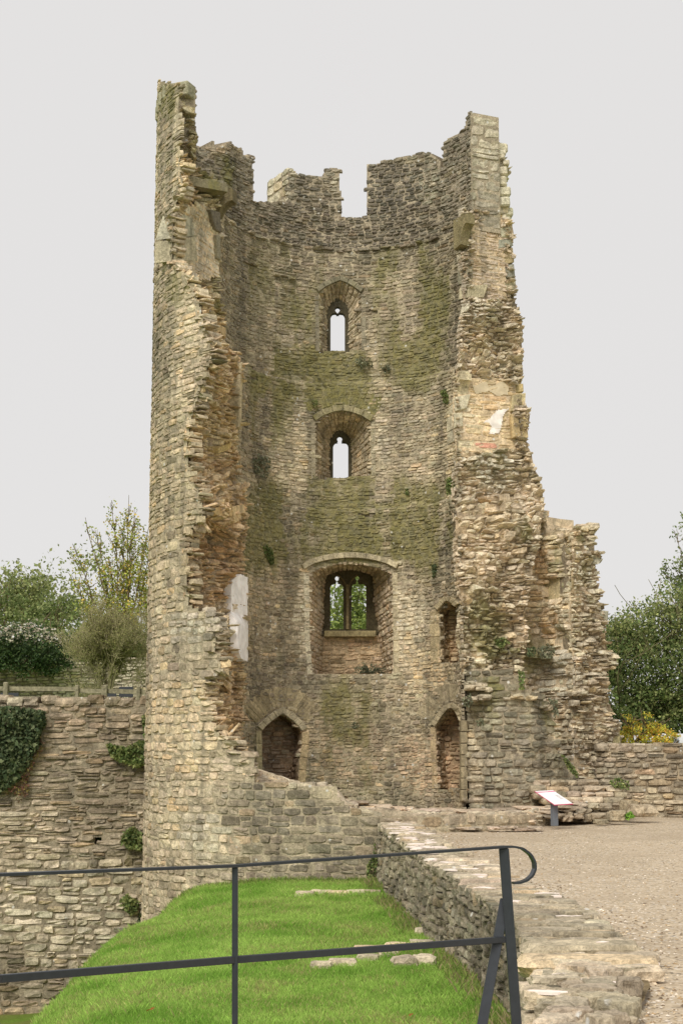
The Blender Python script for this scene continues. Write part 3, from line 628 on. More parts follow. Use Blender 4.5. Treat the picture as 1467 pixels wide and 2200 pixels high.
# ------------------------------------------------------------------ parapet
DEG = math.radians
def rp_in(f): return 3.2 + .7 * (1 - sstep(-88, -66, np.degrees(f)))
def rp_out(f): d = np.degrees(f); return np.where(d < -66, 4.56, np.interp(d, [-66, -30, 30, 60], [4.5, 4.4, 4.2, 4.0]))
def z_at(f, y):        # height on the parapet's inner face that shows at photo row y
    r = rp_in(f); Y = Cy + r * math.cos(f); return ray(700, y, Y)[2]
def ph_of(x, y=380):
    Y = Cy + 2.5
    for _ in range(8):
        p = ray(x, y, Y); s_ = np.clip((p[0] - Cx) / 3.2, -.999, .999); Y = Cy + 3.2 * math.sqrt(1 - s_ * s_)
    return math.asin(s_)
TOPX = [(462, 300), (480, 301), (497, 304), (505, 316), (520, 318), (524, 332), (543, 334), (544, 432), (619, 432), (620, 362), (634, 366), (640, 374), (652, 372), (656, 378), (672, 374), (690, 380), (696, 376), (700, 362), (724, 358), (730, 372), (733, 465), (789, 465), (790, 352), (806, 354), (814, 348), (840, 344),
        (862, 334), (884, 334), (906, 326), (925, 330), (944, 342), (945, 378), (952, 376), (953, 304), (966, 296), (985, 286), (998, 272), (1003, 256), (1005, 242), (1012, 240)]
tf = np.array([ph_of(x) for x, _ in TOPX]); tz = np.array([z_at(a, y) for a, (x, y) in zip(tf, TOPX)])
tf = np.concatenate([[DEG(-118), DEG(-100), DEG(-92), DEG(-86), DEG(-80), DEG(-74)], tf]); tz = np.concatenate([[15.1, 15.1, 14.9, 14.75, 14.6, 14.7], tz])
o_ = np.argsort(tf, kind='stable'); tf, tz = tf[o_], tz[o_]
F0, F1 = DEG(-115), tf[-1]
fp = np.linspace(F0, F1, 420); zp = np.arange(ZW - .3, 16.1, .05)
FP, ZP = np.meshgrid(fp, zp, indexing='ij')
S_PI = Surf(np.stack([Cx + rp_in(FP) * np.sin(FP), Cy + rp_in(FP) * np.cos(FP), ZP], -1), fp * 3.2, zp, (Cx, Cy, 14))
def top_ok(f, z): return z < np.interp(f, tf, tz)
pm = MB()
Ti = lambda u, v: rp_out(u / 3.2) - rp_in(u / 3.2)
cf_p = colf([(88, 82, 68), (108, 100, 82), (128, 118, 96)], .16, .05, .05, .1, INB + [(600, 390, 24, 60, (150, 140, 112), .8), (725, 390, 14, 50, (140, 132, 106), .7), (870, 340, 80, 14, (140, 128, 96), .6), (480, 320, 40, 16, (170, 150, 110), .7), (920, 390, 22, 60, (140, 134, 110), .8)], .12, [(470, 370, 40, 40, .5)])
ku = lambda u, v, P: top_ok(u / 3.2, v)
wallskin(pm, S_PI, (F0 * 3.2, F1 * 3.2), (ZW - .1, 16), (.075, .12), (.13, .3), ku, cf_p, (140, 126, 100), .05, thick=Ti, prot=.01)
def radial(f, z0, z1, flip, zin=None):
    zv = np.arange(z0, z1, .1); a = np.stack([np.full_like(zv, Cx + rp_in(f) * math.sin(f)), np.full_like(zv, Cy + rp_in(f) * math.cos(f)), zv], -1)
    b = np.stack([np.full_like(zv, Cx + rp_out(f) * math.sin(f)), np.full_like(zv, Cy + rp_out(f) * math.cos(f)), zv], -1)
    s_ = ruled_z(a, b, zv, 4, None); s_.Nn = np.zeros_like(s_.P) + np.array([math.cos(f), -math.sin(f), 0]) * flip; return s_
cf_d = colf([(146, 138, 112), (166, 156, 128), (180, 168, 138)], .1, .03, .05, .03, (), .25)
i1 = tf[np.where((tf > ph_of(619.5)) & (tf < ph_of(625)))[0][0]] if len(np.where((tf > ph_of(619.5)) & (tf < ph_of(625)))[0]) else ph_of(620)
for (f, y0, y1, fl) in ((ph_of(620), 440, 356, -1), (ph_of(790), 470, 354, -1), (ph_of(953), 390, 305, -1)):
    s_ = radial(f, z_at(f, y0), z_at(f, y1), fl); wallskin(pm, s_, (0, s_.U[-1]), (s_.V[0], s_.V[-1]), (.2, .3), (.35, .6), None, cf_d, (150, 135, 105), .1, prot=.01, bulge=.01, pv=.004)
s_ = radial(F1, ZW, z_at(F1, 241), 1)
wallskin(pm, s_, (0, s_.U[-1]), (ZW, s_.V[-1]), (.24, .36), (.7, 1.2), None, colf([(118, 112, 94), (138, 130, 108), (154, 145, 120)], .1, .03, .06, .03, (), .3), (140, 128, 98), .1, prot=.01, bulge=.006, pv=.006)
s_ = radial(F0, ZW - .2, 15.1, -1); s_.disp = lambda u, v: (fbm(np.stack([u, v, 0 * u], -1), 3) - .5) * .35
rubble(pm, s_, (0, s_.U[-1]), (ZW - .2, 15.1), lambda u, v, P: v < 14.35 + .7 * sstep(.05, .4, u), colf([(112, 104, 76), (140, 128, 92), (160, 146, 108)], .18, .05, .05, .12, (), .5), 1.1)
# pale coping at the very top left
for k_ in range(4):
    f = DEG(-113 + 5 * k_); c_ = [Cx + 4.25 * math.sin(f), Cy + 4.25 * math.cos(f), 14.98 - .03 * k_]
    pm.box(c_, (.4, .66, .34), (*lin((168, 164, 138)), .3), np.array([[math.cos(f), math.sin(f), 0], [-math.sin(f), math.cos(f), 0], [0, 0, 1]]).T, .15)
tbuild(pm, 'parapet')
# walk ledge closing top of the core
wk = MB(); fw = np.linspace(DEG(-118), DEG(60), 60); rw = np.linspace(0, 1, 10)
FW, RW = np.meshgrid(fw, rw, indexing='ij'); RRR = (Ri(12.8) + .1) * (1 - RW) + Ro(FW) * RW
S_WK = Surf(np.stack([Cx + RRR * np.sin(FW), Cy + RRR * np.cos(FW), FW * 0 + ZW], -1), fw * 3.5, rw * 1.4, None); S_WK.Nn = np.zeros_like(S_WK.P) + [0, 0, 1]
wallskin(wk, S_WK, (fw[0] * 3.5, fw[-1] * 3.5), (0, 1.4), (.2, .4), (.3, .6), None, cf_p, (120, 110, 80), .15, thick=.2, wav=0)
tbuild(wk, 'wall_walk')
# stones stepping out on the right above the corbel
rs = MB(); cf_rs = colf([(140, 134, 108), (166, 158, 130), (186, 176, 146)], .14, .04, .06, .08, (), .25)
for (x, y, w_, h_) in [(1068, 318, 34, 20), (1072, 336, 30, 14), (1062, 352, 40, 18), (1078, 368, 26, 18), (1040, 372, 26, 12), (1075, 390, 30, 22), (1040, 392, 24, 14), (1080, 412, 28, 20), (1052, 414, 30, 14), (1035, 430, 36, 16), (1078, 434, 34, 20), (1060, 452, 50, 18), (1088, 456, 24, 18), (1040, 470, 60, 20), (1082, 474, 32, 16), (1020, 440, 30, 14), (1000, 444, 24, 12), (1070, 330, 30, 10), (1084, 470, 20, 14), (1050, 438, 28, 18), (1064, 374, 26, 16), (1062, 402, 28, 16), (1086, 350, 14, 10), (1030, 450, 26, 14), (1076, 452, 26, 14)]:
    Yd = 37.45 + rng.uniform(-.12, .12); p = ray(x, y, Yd); s = 92.0; c = cf_rs(p[None])[0]
    a = rng.normal(0, .12); b_ = rng.normal(0, .05); Rm = np.array([[math.cos(a), -math.sin(a), 0], [math.sin(a), math.cos(a), 0], [0, 0, 1]]) @ np.array([[math.cos(b_), 0, math.sin(b_)], [0, 1, 0], [-math.sin(b_), 0, math.cos(b_)]])
    rs.box(p + [0, .25, 0], (w_ / s * 1.05, .7, h_ / s * 1.1), c, Rm, .3)
SB = Surf(np.array([[ray(1008, 480, 37.5), ray(1008, 310, 37.5)], [ray(1094, 480, 37.9), ray(1082, 310, 37.9)]]), [0, .95], [11.6, 13.9], (3, 0, 5), lambda u, v: (vn(np.stack([u, v, 0 * u], -1), 4) - .5) * .3)
rubble(rs, SB, (0, .95), (11.6, 13.9), None, cf_rs, 1.0)
sheet(rs, Surf(SB.P, SB.U, SB.V, (3, 0, 5)), (0, .95), (11.6, 13.85), .1, None, (.25, .22, .16, .1), d=-.15, thick=.5)
tbuild(rs, 'rubble_face', label='loose projecting stones stacked under the top right merlon')
# ------------------------------------------------------------------ windows, doors
def arclen(P): return np.concatenate([[0], np.cumsum(np.linalg.norm(np.diff(P, axis=0), axis=1))])
def resamp(P, n=60):
    P = np.asarray(P, float); a = arclen(P); t = np.linspace(0, a[-1], n); return np.stack([np.interp(t, a, P[:, k]) for k in range(P.shape[1])], -1)
def ruledprof(A, B, nu, centre):
    t = np.linspace(0, 1, nu)[:, None, None]; P = A[None] * (1 - t) + B[None] * t
    V = arclen(A); U = np.linspace(0, float(np.linalg.norm(A - B, axis=1).mean()), nu)
    s_ = Surf(P, U, V, None); s_.Nn *= np.sign(((np.asarray(centre) - s_.P) * s_.Nn).sum(-1))[..., None] if True else 1
    return s_
def reveal(mb, pin, pout, cf, h=(.1, .18), w=(.2, .45), mort=(150, 130, 95), n=60):
    A = resamp([inner_pt(x, y) for x, y in pin], n); B = resamp([ray(x, y, Y) for (x, y, Y) in pout], n)
    c = (A.mean(0) + B.mean(0)) / 2; s_ = ruledprof(A, B, 8, c)
    wallskin(mb, s_, (0, s_.U[-1]), (0, s_.V[-1]), h, w, None, cf, mort, .06, prot=.006, bulge=.008, pv=.006, wav=0, tilt=.004, depth=.04)
def ring(mb, path, wpx, proud, col, nseg, surf=inner_pt, dep=.25, var=.08, moss=0, off=0, flare=1.0, refc=None):
    """dressed arch blocks along a photo-space path, laid on the wall face"""
    P = resamp(path, nseg + 1); T = np.gradient(P, axis=0); T /= np.linalg.norm(T, axis=1)[:, None]; Nn = np.stack([T[:, 1], -T[:, 0]], -1)
    c = P.mean(0)
    ref = np.array(refc, float) if refc is not None else np.array([(path[0][0] + path[-1][0]) / 2, max(a[1] for a in path) + 30.0])
    Nn = np.where((((P - ref) * Nn).sum(1) < 0)[:, None], -Nn, Nn)
    I = P + Nn * off; O = P + Nn * (off + wpx)
    for i in range(nseg):
        q = [I[i], I[i + 1], O[i + 1], O[i]]
        Q = np.array([surf(*a) for a in q]); ax = np.array([Cx, Cy, 0]) - Q.mean(0); ax[2] = 0; ax /= np.linalg.norm(ax)
        ax = ax * .6 + np.array([0, -1, 0]) * .4; ax /= np.linalg.norm(ax)
        cc_ = lin(col); cc_ = (cc_ * .75 + cc_.mean() * .25) * 1.25 * math.exp(rng.normal(0, var))
        quadblock(mb, Q + ax * (proud + rng.normal(0, .004)), ax, 0, (*cc_, moss), .012, dep)
def plate(name, outer, holes, Y, th, col, parent, smooth=False):
    """flat pierced stone plate (tracery), photo outline at depth Y"""
    cu = bpy.data.curves.new(name, 'CURVE'); cu.dimensions = '2D'; cu.fill_mode = 'BOTH'; cu.extrude = th / 2; cu.bevel_depth = .018; cu.bevel_resolution = 1
    for pts in [outer] + holes:
        sp = cu.splines.new('POLY'); sp.points.add(len(pts) - 1); sp.use_cyclic_u = True
        for i, (x, y) in enumerate(pts):
            p = ray(x, y, Y); sp.points[i].co = (p[0], p[2], 0, 1)
    o = bpy.data.objects.new(name, cu); sc.collection.objects.link(o); dg = bpy.context.evaluated_depsgraph_get()
    me = bpy.data.meshes.new_from_object(o.evaluated_get(dg)); bpy.data.objects.remove(o)
    n = len(me.vertices); co = np.empty(n * 3, np.float32); me.vertices.foreach_get('co', co); co = co.reshape(-1, 3)
    V = np.stack([co[:, 0], Y - co[:, 2], co[:, 1]], -1); me.vertices.foreach_set('co', V.astype(np.float32).ravel())
    for a in list(me.color_attributes): me.color_attributes.remove(a)
    at = me.color_attributes.new('Col', 'FLOAT_COLOR', 'POINT'); at.data.foreach_set('color', np.tile([*lin(col), 0], (n, 1)).astype(np.float32).ravel())
    me.materials.clear(); me.materials.append(M_STONE); me.update()
    o = bpy.data.objects.new(name, me); sc.collection.objects.link(o); o.parent = parent
    return o
def light_shape(x0, x1, yb, ys, cx, cy, r, rag=0):
    """light opening: straight sides, cusped shoulders and a round eye above"""
    p = [(x0, yb)]
    if rag: p += [(x0 + (x1 - x0) * t, yb + (2 if k % 2 else -1.5) * rag) for k, t in enumerate((.15, .3, .45, .6, .8))]
    p += [(x1, yb), (x1, ys + 6), (x1 - 1.5, ys + 2), (x1 - 5, ys - 2), (cx + r * .6, ys - 3), (cx + r * .45, cy + r)]
    p += [(cx + r * math.cos(a), cy - r * math.sin(a)) for a in np.linspace(-.7, math.pi + .7, 10)]
    p += [(cx - r * .45, cy + r), (cx - r * .6, ys - 3), (x0 + 5, ys - 2), (x0 + 1.5, ys + 2), (x0, ys + 6)]
    return p
def place0(o): o.location = (-Cx, -Cy, 0)
DARKC = colf([(96, 84, 62), (120, 104, 76), (140, 122, 90)], .12, .04, .05, .05, (), .1)
REVC = colf([(128, 114, 86), (150, 134, 102), (168, 150, 116)], .12, .04, .06, .05, [(760, 700, 20, 50, (156, 146, 118), .5), (690, 690, 12, 60, (160, 150, 122), .7)], .1)
wins = []
def window(label, pin, pout, cf):
    mb = MB(); reveal(mb, pin, pout, cf); o = tbuild(mb, 'window', label=label); return o
YU = 39.0
w1 = window('narrow top window with one cusped light under a pointed hood', UP_IN, [(704, 760, YU), (704, 710, YU), (704, 680, YU), (705, 666, YU), (712, 655, YU), (725, 645, YU), (738, 655, YU), (745, 666, YU), (746, 680, YU), (746, 710, YU), (746, 760, YU)], REVC)
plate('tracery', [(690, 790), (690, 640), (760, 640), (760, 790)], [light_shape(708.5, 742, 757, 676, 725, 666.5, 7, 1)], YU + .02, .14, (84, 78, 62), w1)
mb = MB(); ring(mb, UP_IN[3:10], 11, .07, (132, 124, 96), 6, moss=.2); o = mb.build('hood_mould', M_STONE, w1)
mb = MB(); ring(mb, refc=(731, 690), path=UP_IN[0:4], wpx=9, proud=.015, col=(140, 130, 104), nseg=5); mb.build('jamb', M_STONE, w1)
mb = MB(); ring(mb, refc=(731, 690), path=UP_IN[9:], wpx=10, proud=.015, col=(140, 130, 104), nseg=5, moss=.2); mb.build('jamb', M_STONE, w1)
YM = 39.15
w2 = window('middle window with one cusped light in a wide splayed recess', MID_IN, [(710, 1034, YM), (710, 990, YM), (709, 960, YM), (710, 945, YM), (718, 932, YM), (730, 925, YM), (743, 932, YM), (752, 945, YM), (753, 960, YM), (754, 990, YM), (754, 1034, YM)], REVC)
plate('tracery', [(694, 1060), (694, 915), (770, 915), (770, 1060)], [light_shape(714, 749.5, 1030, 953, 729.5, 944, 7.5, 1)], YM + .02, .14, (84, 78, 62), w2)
mb = MB(); ring(mb, MID_IN[3:10], 13, .07, (150, 138, 100), 6, moss=.5); mb.build('hood_mould', M_STONE, w2)
mb = MB(); ring(mb, MID_IN[3:10], 42, .006, (142, 130, 92), 22, moss=.8, off=14, var=.14); mb.build('relieving_arch', M_STONE, w2)
mb = MB(); ring(mb, refc=(737, 970), path=MID_IN[0:4], wpx=10, proud=.015, col=(168, 154, 122), nseg=5); mb.build('jamb', M_STONE, w2)
mb = MB(); ring(mb, refc=(737, 970), path=MID_IN[9:], wpx=10, proud=.015, col=(160, 148, 118), nseg=5, moss=.3); mb.build('jamb', M_STONE, w2)
YL = 39.4
cf_lowrev = colf([(142, 124, 96), (162, 142, 112), (180, 160, 128)], .12, .05, .08, .08, [(685, 1350, 10, 100, (206, 190, 160), .7)], 0)
w3 = window('broad lower window with two cusped lights and a central mullion', LOW_IN, [(690, 1455, YL), (692, 1400, YL), (698, 1300, YL), (700, 1238, YL), (725, 1228, YL), (750, 1224, YL), (775, 1228, YL), (800, 1238, YL), (802, 1300, YL), (818, 1400, YL), (822, 1455, YL)], cf_lowrev)
hl = light_shape(708, 739, 1354, 1256, 724, 1243, 6.5); hr = light_shape(753.5, 788, 1354, 1256, 767, 1242, 6)
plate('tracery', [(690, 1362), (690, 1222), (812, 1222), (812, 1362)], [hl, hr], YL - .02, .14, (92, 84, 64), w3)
mb = MB(); p = ray(746.5, 1305, YL - .1); mb.box(p, (.075, .2, 1.12), (*lin((150, 134, 98)), .1), None, .35)
for s in (-1, 1): mb.tube([ray(746.5 + s * 1.5, 1262, YL - .14), ray(746.5 + s * 7, 1250, YL - .14), ray(746.5 + s * 15, 1240, YL - .12), ray(746.5 + s * 22, 1235, YL - .1)], .025, (*lin((120, 106, 76)), 0), 6)
mb.build('mullion', M_STONE, w3)
mb = MB(); p = ray(752, 1363, YL - .12); mb.box(p, (1.28, .4, .15), (*lin((164, 150, 112)), .2), None, .2); mb.build('sill', M_STONE, w3)
mb = MB(); P4 = np.array([[ray(680, 1470, YL - .05), ray(680, 1362, YL - .05)], [ray(836, 1470, YL - .05), ray(836, 1362, YL - .05)]]); sB = Surf(P4, [0, 1.85], [0, 1.25], (0, 0, 3))
wallskin(mb, sB, (0, 1.85), (0, 1.22), (.09, .14), (.2, .45), None, colf([(150, 124, 86), (170, 144, 104), (182, 158, 120)], .1, .04, .08, .04, (), .05), (170, 145, 105), .08, thick=.2); mb.build('apron_wall', M_STONE, w3)
mb = MB(); ring(mb, [(652, 1224), (672, 1212), (700, 1204), (730, 1200), (752, 1199), (776, 1200), (804, 1204), (832, 1212), (852, 1222)], 12, .09, (178, 163, 126), 9, moss=.15, dep=.3); mb.build('hood_mould', M_STONE, w3)
mb = MB(); ring(mb, refc=(755, 1330), path=LOW_IN[0:4], wpx=12, proud=.012, col=(192, 180, 148), nseg=9, var=.12); mb.build('jamb', M_STONE, w3)
mb = MB(); ring(mb, refc=(755, 1330), path=LOW_IN[9:], wpx=12, proud=.012, col=(180, 164, 126), nseg=9, var=.12); mb.build('jamb', M_STONE, w3)
# doorways
def niche(pin, d, dist, label, cf, bcf, name='doorway'):
    A = resamp([inner_pt(x, y) for x, y in pin], 60); d = np.array(d, float); d /= np.linalg.norm(d); B = A + d * dist
    s_ = ruledprof(A, B, 6, (A.mean(0) + B.mean(0)) / 2); mb = MB()
    wallskin(mb, s_, (0, s_.U[-1]), (0, s_.V[-1]), (.1, .2), (.2, .4), None, cf, (140, 115, 82), .07, prot=.005, bulge=.008, wav=0)
    o = tbuild(mb, name, label=label)
    mb = MB(); t = np.cross(d, [0, 0, 1.0]); c = B.mean(0); uu = (B - c) @ t; z0, z1 = B[:, 2].min() - .1, B[:, 2].max() + .1
    a, b = uu.min() - .15, uu.max() + .15
    P4 = np.array([[c + t * a + [0, 0, z0 - c[2]], c + t * a + [0, 0, z1 - c[2]]], [c + t * b + [0, 0, z0 - c[2]], c + t * b + [0, 0, z1 - c[2]]]])
    sB = Surf(P4, [0, b - a], [0, z1 - z0], tuple(A.mean(0)))
    wallskin(mb, sB, (0, b - a), (0, z1 - z0), (.08, .15), (.15, .4), None, bcf, (150, 120, 84), .07, thick=.1, prot=.01, bulge=.02, pv=.02); mb.build('back_wall', M_STONE, o)
    return o
BRN = colf([(126, 106, 82), (150, 128, 98), (172, 148, 114)], .16, .05, .08, .1, (), 0)
d1 = niche(LD_IN, (-.25, 1, 0), 1.0, 'pointed doorway at the foot of the inner wall, left', colf([(120, 96, 70), (146, 122, 92)], .12, .04, .05, .05), BRN)
mb = MB(); ring(mb, LD_IN[3:10], 14, .06, (180, 165, 130), 8, moss=.05); mb.build('arch', M_STONE, d1)
mb = MB(); ring(mb, refc=(603, 1620), path=LD_IN[0:4], wpx=12, proud=.03, col=(180, 164, 118), nseg=4); mb.build('jamb', M_STONE, d1)
mb = MB(); ring(mb, refc=(603, 1620), path=LD_IN[9:], wpx=16, proud=.03, col=(176, 152, 108), nseg=4); mb.build('jamb', M_STONE, d1)
mb = MB(); ring(mb, [(556, 1560), (572, 1545), (588, 1532), (605, 1528), (622, 1532), (640, 1545), (656, 1560)], 48, .01, (166, 148, 108), 19, moss=.1, off=6, var=.13); mb.build('relieving_arch', M_STONE, d1)
d2 = niche(RD_IN, (.55, 1, 0), .9, 'pointed doorway at the foot of the inner wall, right', colf([(140, 118, 86), (168, 142, 104)], .1, .04, .05, .05), colf([(126, 100, 70), (150, 122, 86), (166, 140, 100)], .14, .05, .08, .08))
mb = MB(); ring(mb, RD_IN[3:10], 12, .06, (170, 154, 118), 8, moss=.15); mb.build('arch', M_STONE, d2)
mb = MB(); ring(mb, refc=(964, 1620), path=RD_IN[0:4], wpx=12, proud=.01, col=(172, 148, 106), nseg=5, moss=.1); mb.build('jamb', M_STONE, d2)
mb = MB()
for k_ in range(7):
    y0, y1 = 1548 + k_ * 25, 1572 + k_ * 25; q4 = [ray(990, y1, Cy + .02), ray(1005, y1, Cy + .0), ray(1003, y0, Cy + .0), ray(989, y0, Cy + .02)]
    quadblock(mb, np.array(q4) + [0, -.03, 0], (0, -1, 0), 0, (*(lin((166, 152, 122)) * math.exp(rng.normal(0, .1))), .1), .008, .4)
mb.build('jamb', M_STONE, d2)['label'] = 'pale dressed jamb on the near side'
mb = MB(); ring(mb, [(934, 1556), (942, 1542), (954, 1524), (966, 1515), (978, 1520)], 40, .008, (158, 142, 108), 14, moss=.3, off=8, var=.13); mb.build('relieving_arch', M_STONE, d2)
d3 = niche(RU_IN, (.5, 1, 0), .9, 'blocked upper opening with a gabled hood on the right', colf([(160, 136, 94), (176, 152, 110)], .06, .03, .03, .02), colf([(166, 140, 96), (178, 152, 108)], .06, .03, .03, .02), 'recess')
mb = MB(); ring(mb, RU_IN[3:10], 11, .1, (176, 158, 116), 6, moss=.15, dep=.3); mb.build('hood_mould', M_STONE, d3)
mb = MB(); ring(mb, refc=(965, 1360), path=RU_IN[0:4], wpx=22, proud=.006, col=(174, 154, 110), nseg=4, var=.1); mb.build('jamb', M_STONE, d3)
# ------------------------------------------------------------------ broken wing on the right of the tower
WTOP = [(1085, 1060), (1168, 1112), (1180, 1140), (1205, 1142), (1245, 1135), (1276, 1130), (1279, 1152), (1262, 1160), (1262, 1182), (1293, 1185), (1292, 1206), (1278, 1212), (1284, 1240), (1290, 1300), (1300, 1340), (1300, 1400), (1323, 1405), (1322, 1432), (1306, 1440), (1308, 1500),
        (1316, 1545), (1331, 1548), (1334, 1602), (1300, 1612), (1290, 1760), (985, 1760), (985, 1420), (1050, 1300)]
def keepw(u, v, P):
    X, Y = px(P); return inpoly(X + rng.normal(0, 2.0, X.shape), Y + rng.normal(0, 1.0, X.shape), WTOP)
WC = [(1150, 1160, 60, 60, (170, 150, 112), .5), (1165, 1230, 30, 90, (192, 156, 100), .8), (1190, 1270, 30, 36, (196, 178, 138), .8), (1260, 1240, 40, 70, (186, 178, 152), .7), (1190, 1450, 60, 80, (146, 142, 122), .8), (1250, 1480, 50, 120, (186, 174, 146), .7),
      (1130, 1360, 60, 60, (176, 156, 116), .6), (1220, 1640, 50, 60, (150, 142, 124), .7), (1180, 1340, 20, 40, (196, 160, 106), .8)]
cf_w = colf([(138, 126, 100), (164, 150, 120), (186, 172, 142)], .15, .05, .08, .08, WC, .15, [(1140, 1150, 60, 30, .7), (1230, 1200, 50, 60, .5), (1060, 1330, 60, 60, .5), (1100, 1400, 100, 60, .5), (1200, 1150, 90, 20, .6)])
cf_b = colf([(84, 79, 62), (108, 101, 80), (132, 122, 98)], .15, .05, .05, .12, [(1040, 1530, 50, 50, (140, 134, 108), .6), (1110, 1600, 90, 60, (90, 84, 68), .6), (1080, 1700, 90, 40, (116, 108, 86), .6), (1020, 1600, 22, 120, (166, 152, 120), .7)], .2, [(1040, 1500, 60, 40, .5), (1150, 1560, 50, 60, .3)])
def plansurf(pts, z0, z1, toward, disp=None, lean=0.0):
    P2 = resamp([(a, b) for a, b in pts], 24); zv = np.arange(z0, z1 + .1, .1); P = np.zeros((24, len(zv), 3)); P[..., :2] = P2[:, None]; P[..., 2] = zv[None]; P[..., 1] += (zv[None] - z0) * lean
    return Surf(P, arclen(P2), zv, toward, disp)
def gx(x, Y): a = (x - 733.5) / F; return a * Y / CT, Y
wing = empty('ruined_wall', (gx(1200, 36.5)[0], 36.5, -1.2)); WL = (-gx(1200, 36.5)[0], -36.5, 1.2)
tag(wing, 'broken stump of masonry wall with a square recess, joined to the right foot of the tower', 'wall')
def wb(mb, name, par=None, label=None):
    o = mb.build(name, M_STONE, par or wing)
    if par is None: o.location = WL
    if label: o['label'] = label
    return o
dW = lambda u, v: (fbm(np.stack([u + 3, v, 0 * u], -1), 1.8, 3) - .5) * .35
SW2 = plansurf([gx(1085, 36.5), gx(1115, 36.75), gx(1145, 37.3), gx(1166, 37.3), gx(1205, 36.75), gx(1224, 36.5)], -1.3, 7.0, (3, 20, 2), dW)
SW3 = plansurf([gx(1222, 36.45), gx(1262, 36.6), gx(1345, 37.3)], -1.3, 7.0, (3, 20, 2), lambda u, v: (fbm(np.stack([u + 30, v, 0 * u], -1), 2.2, 3) - .5) * .45)
REC = [(1166, 1250), (1172, 1244), (1211, 1240), (1212, 1284), (1184, 1290), (1170, 1296)]
m_ = MB()
kW2 = lambda u, v, P: keepw(u, v, P) & ~inpoly(*px(P), REC)
wallskin(m_, SW2, (0, SW2.U[-1]), (-1.3, 6.9), (.1, .18), (.18, .5), kW2, cf_w, (170, 150, 116), .06, thick=.75, prot=.02, pv=.03, bulge=.03, tilt=.02, jit=.12, rough=.015)
sheet(m_, Surf(SW2.P, SW2.U, SW2.V, (3, 20, 2)), (1.0, 2.6), (3.2, 4.6), .06, lambda u, v, P: inpoly(*px(P), [(1158, 1232), (1218, 1232), (1218, 1298), (1160, 1300)]), (*lin((196, 180, 142)), 0), d=-.2, thick=.1)
wb(m_, 'wall_face')
m_ = MB()
rubble(m_, SW3, (0, SW3.U[-1]), (-1.3, 6.9), keepw, cf_w, .9)
sheet(m_, Surf(SW3.P, SW3.U, SW3.V, (3, 20, 2)), (0, SW3.U[-1]), (-1.3, 6.9), .1, lambda u, v, P: inpoly(*px(P), WTOP) & (px(P)[0] < 1300), (.28, .23, .16, 0), d=-.25, thick=.8)
for q4, c_ in (([(1268, 1552), (1330, 1546), (1330, 1572), (1264, 1574)], (176, 156, 122)), ([(1296, 1574), (1332, 1572), (1334, 1600), (1290, 1600)], (214, 200, 150)), ([(1248, 1132), (1276, 1130), (1279, 1152), (1244, 1154)], (176, 172, 152)), ([(1242, 1186), (1292, 1184), (1292, 1206), (1240, 1206)], (184, 178, 152)), ([(1290, 1404), (1322, 1404), (1322, 1430), (1286, 1430)], (180, 172, 146)), ([(1292, 1310), (1308, 1312), (1306, 1336), (1284, 1334)], (176, 172, 150))):
    P = np.array([ray(x, y, 36.5 + (x - 1222) * .0045) for x, y in q4]); quadblock(m_, P, (0, -1, 0), 0, (*lin(c_), .1), .03, .5)
wb(m_, 'broken_end')
m_ = MB()
for (x, y, Yd) in [(1160 + 6 * rng.random() + k_ * 9, np.interp(1160 + k_ * 9, [1160, 1180, 1205, 1245, 1276], [1106, 1136, 1142, 1135, 1130]) + rng.uniform(-3, 7), 37.3 - abs(k_ * 9 - 8) * .006 + rng.uniform(-.1, .35)) for k_ in range(13) for _r in range(3)]:
    p = ray(x, y, Yd); rstone(m_, p, (rng.uniform(.15, .34), rng.uniform(.25, .5), rng.uniform(.07, .15)), cf_w(p[None])[0], rng.normal(0, .3), .2)
wb(m_, 'wall_top')
# curved footing
BT = [(985, 1428), (1020, 1440), (1060, 1440), (1112, 1452), (1130, 1480), (1165, 1500), (1180, 1512), (1186, 1540), (1188, 1600), (1215, 1640), (1242, 1682), (1242, 1770), (985, 1770)]
SBt = plansurf([gx(999, 35.5), gx(1008, 35.4), gx(1045, 34.95), gx(1090, 34.8), gx(1140, 34.95), gx(1185, 35.4), gx(1215, 35.9), gx(1245, 36.5)], -1.35, 3.0, (3, 20, 2), lambda u, v: (fbm(np.stack([u + 60, v, 0 * u], -1), 1.6, 3) - .5) * .16, .06)
m_ = MB()
kb = lambda u, v, P: inpoly(px(P)[0] + rng.normal(0, 2, px(P)[0].shape), px(P)[1], BT)
wallskin(m_, SBt, (0, SBt.U[-1]), (-1.35, 3), (.12, .19), (.2, .5), kb, cf_b, (140, 126, 98), .06, thick=.9, prot=.015, pv=.018, bulge=.025, tilt=.01)
wb(m_, 'curved_footing')
# projecting shelves of flat stones
m_ = MB()
for (x0, x1, y, Yd, n) in ((1000, 1120, 1468, 35.2, 7), (1004, 1118, 1480, 35.1, 6), (1010, 1110, 1400, 36.15, 5), (1108, 1190, 1410, 36.8, 3), (1085, 1150, 1500, 34.9, 3), (1140, 1190, 1520, 35.1, 3), (1000, 1050, 1500, 34.9, 2), (1230, 1270, 1490, 36.1, 2), (1225, 1268, 1510, 36.2, 2)):
    xs = np.linspace(x0, x1, n + 1)
    for i in range(n):
        xa = (xs[i] + xs[i + 1]) / 2 + rng.normal(0, 3); p = ray(xa, y + rng.normal(0, 2), Yd + rng.uniform(-.08, .08)); c = cf_w(p[None])[0] * [.72, .72, .7, 1]
        rstone(m_, p + [0, .34, 0], ((x1 - x0) / n / 93 * rng.uniform(.9, 1.3), .75, rng.uniform(.06, .14)), c, rng.normal(0, .12), .16)
wb(m_, 'stone_shelf')
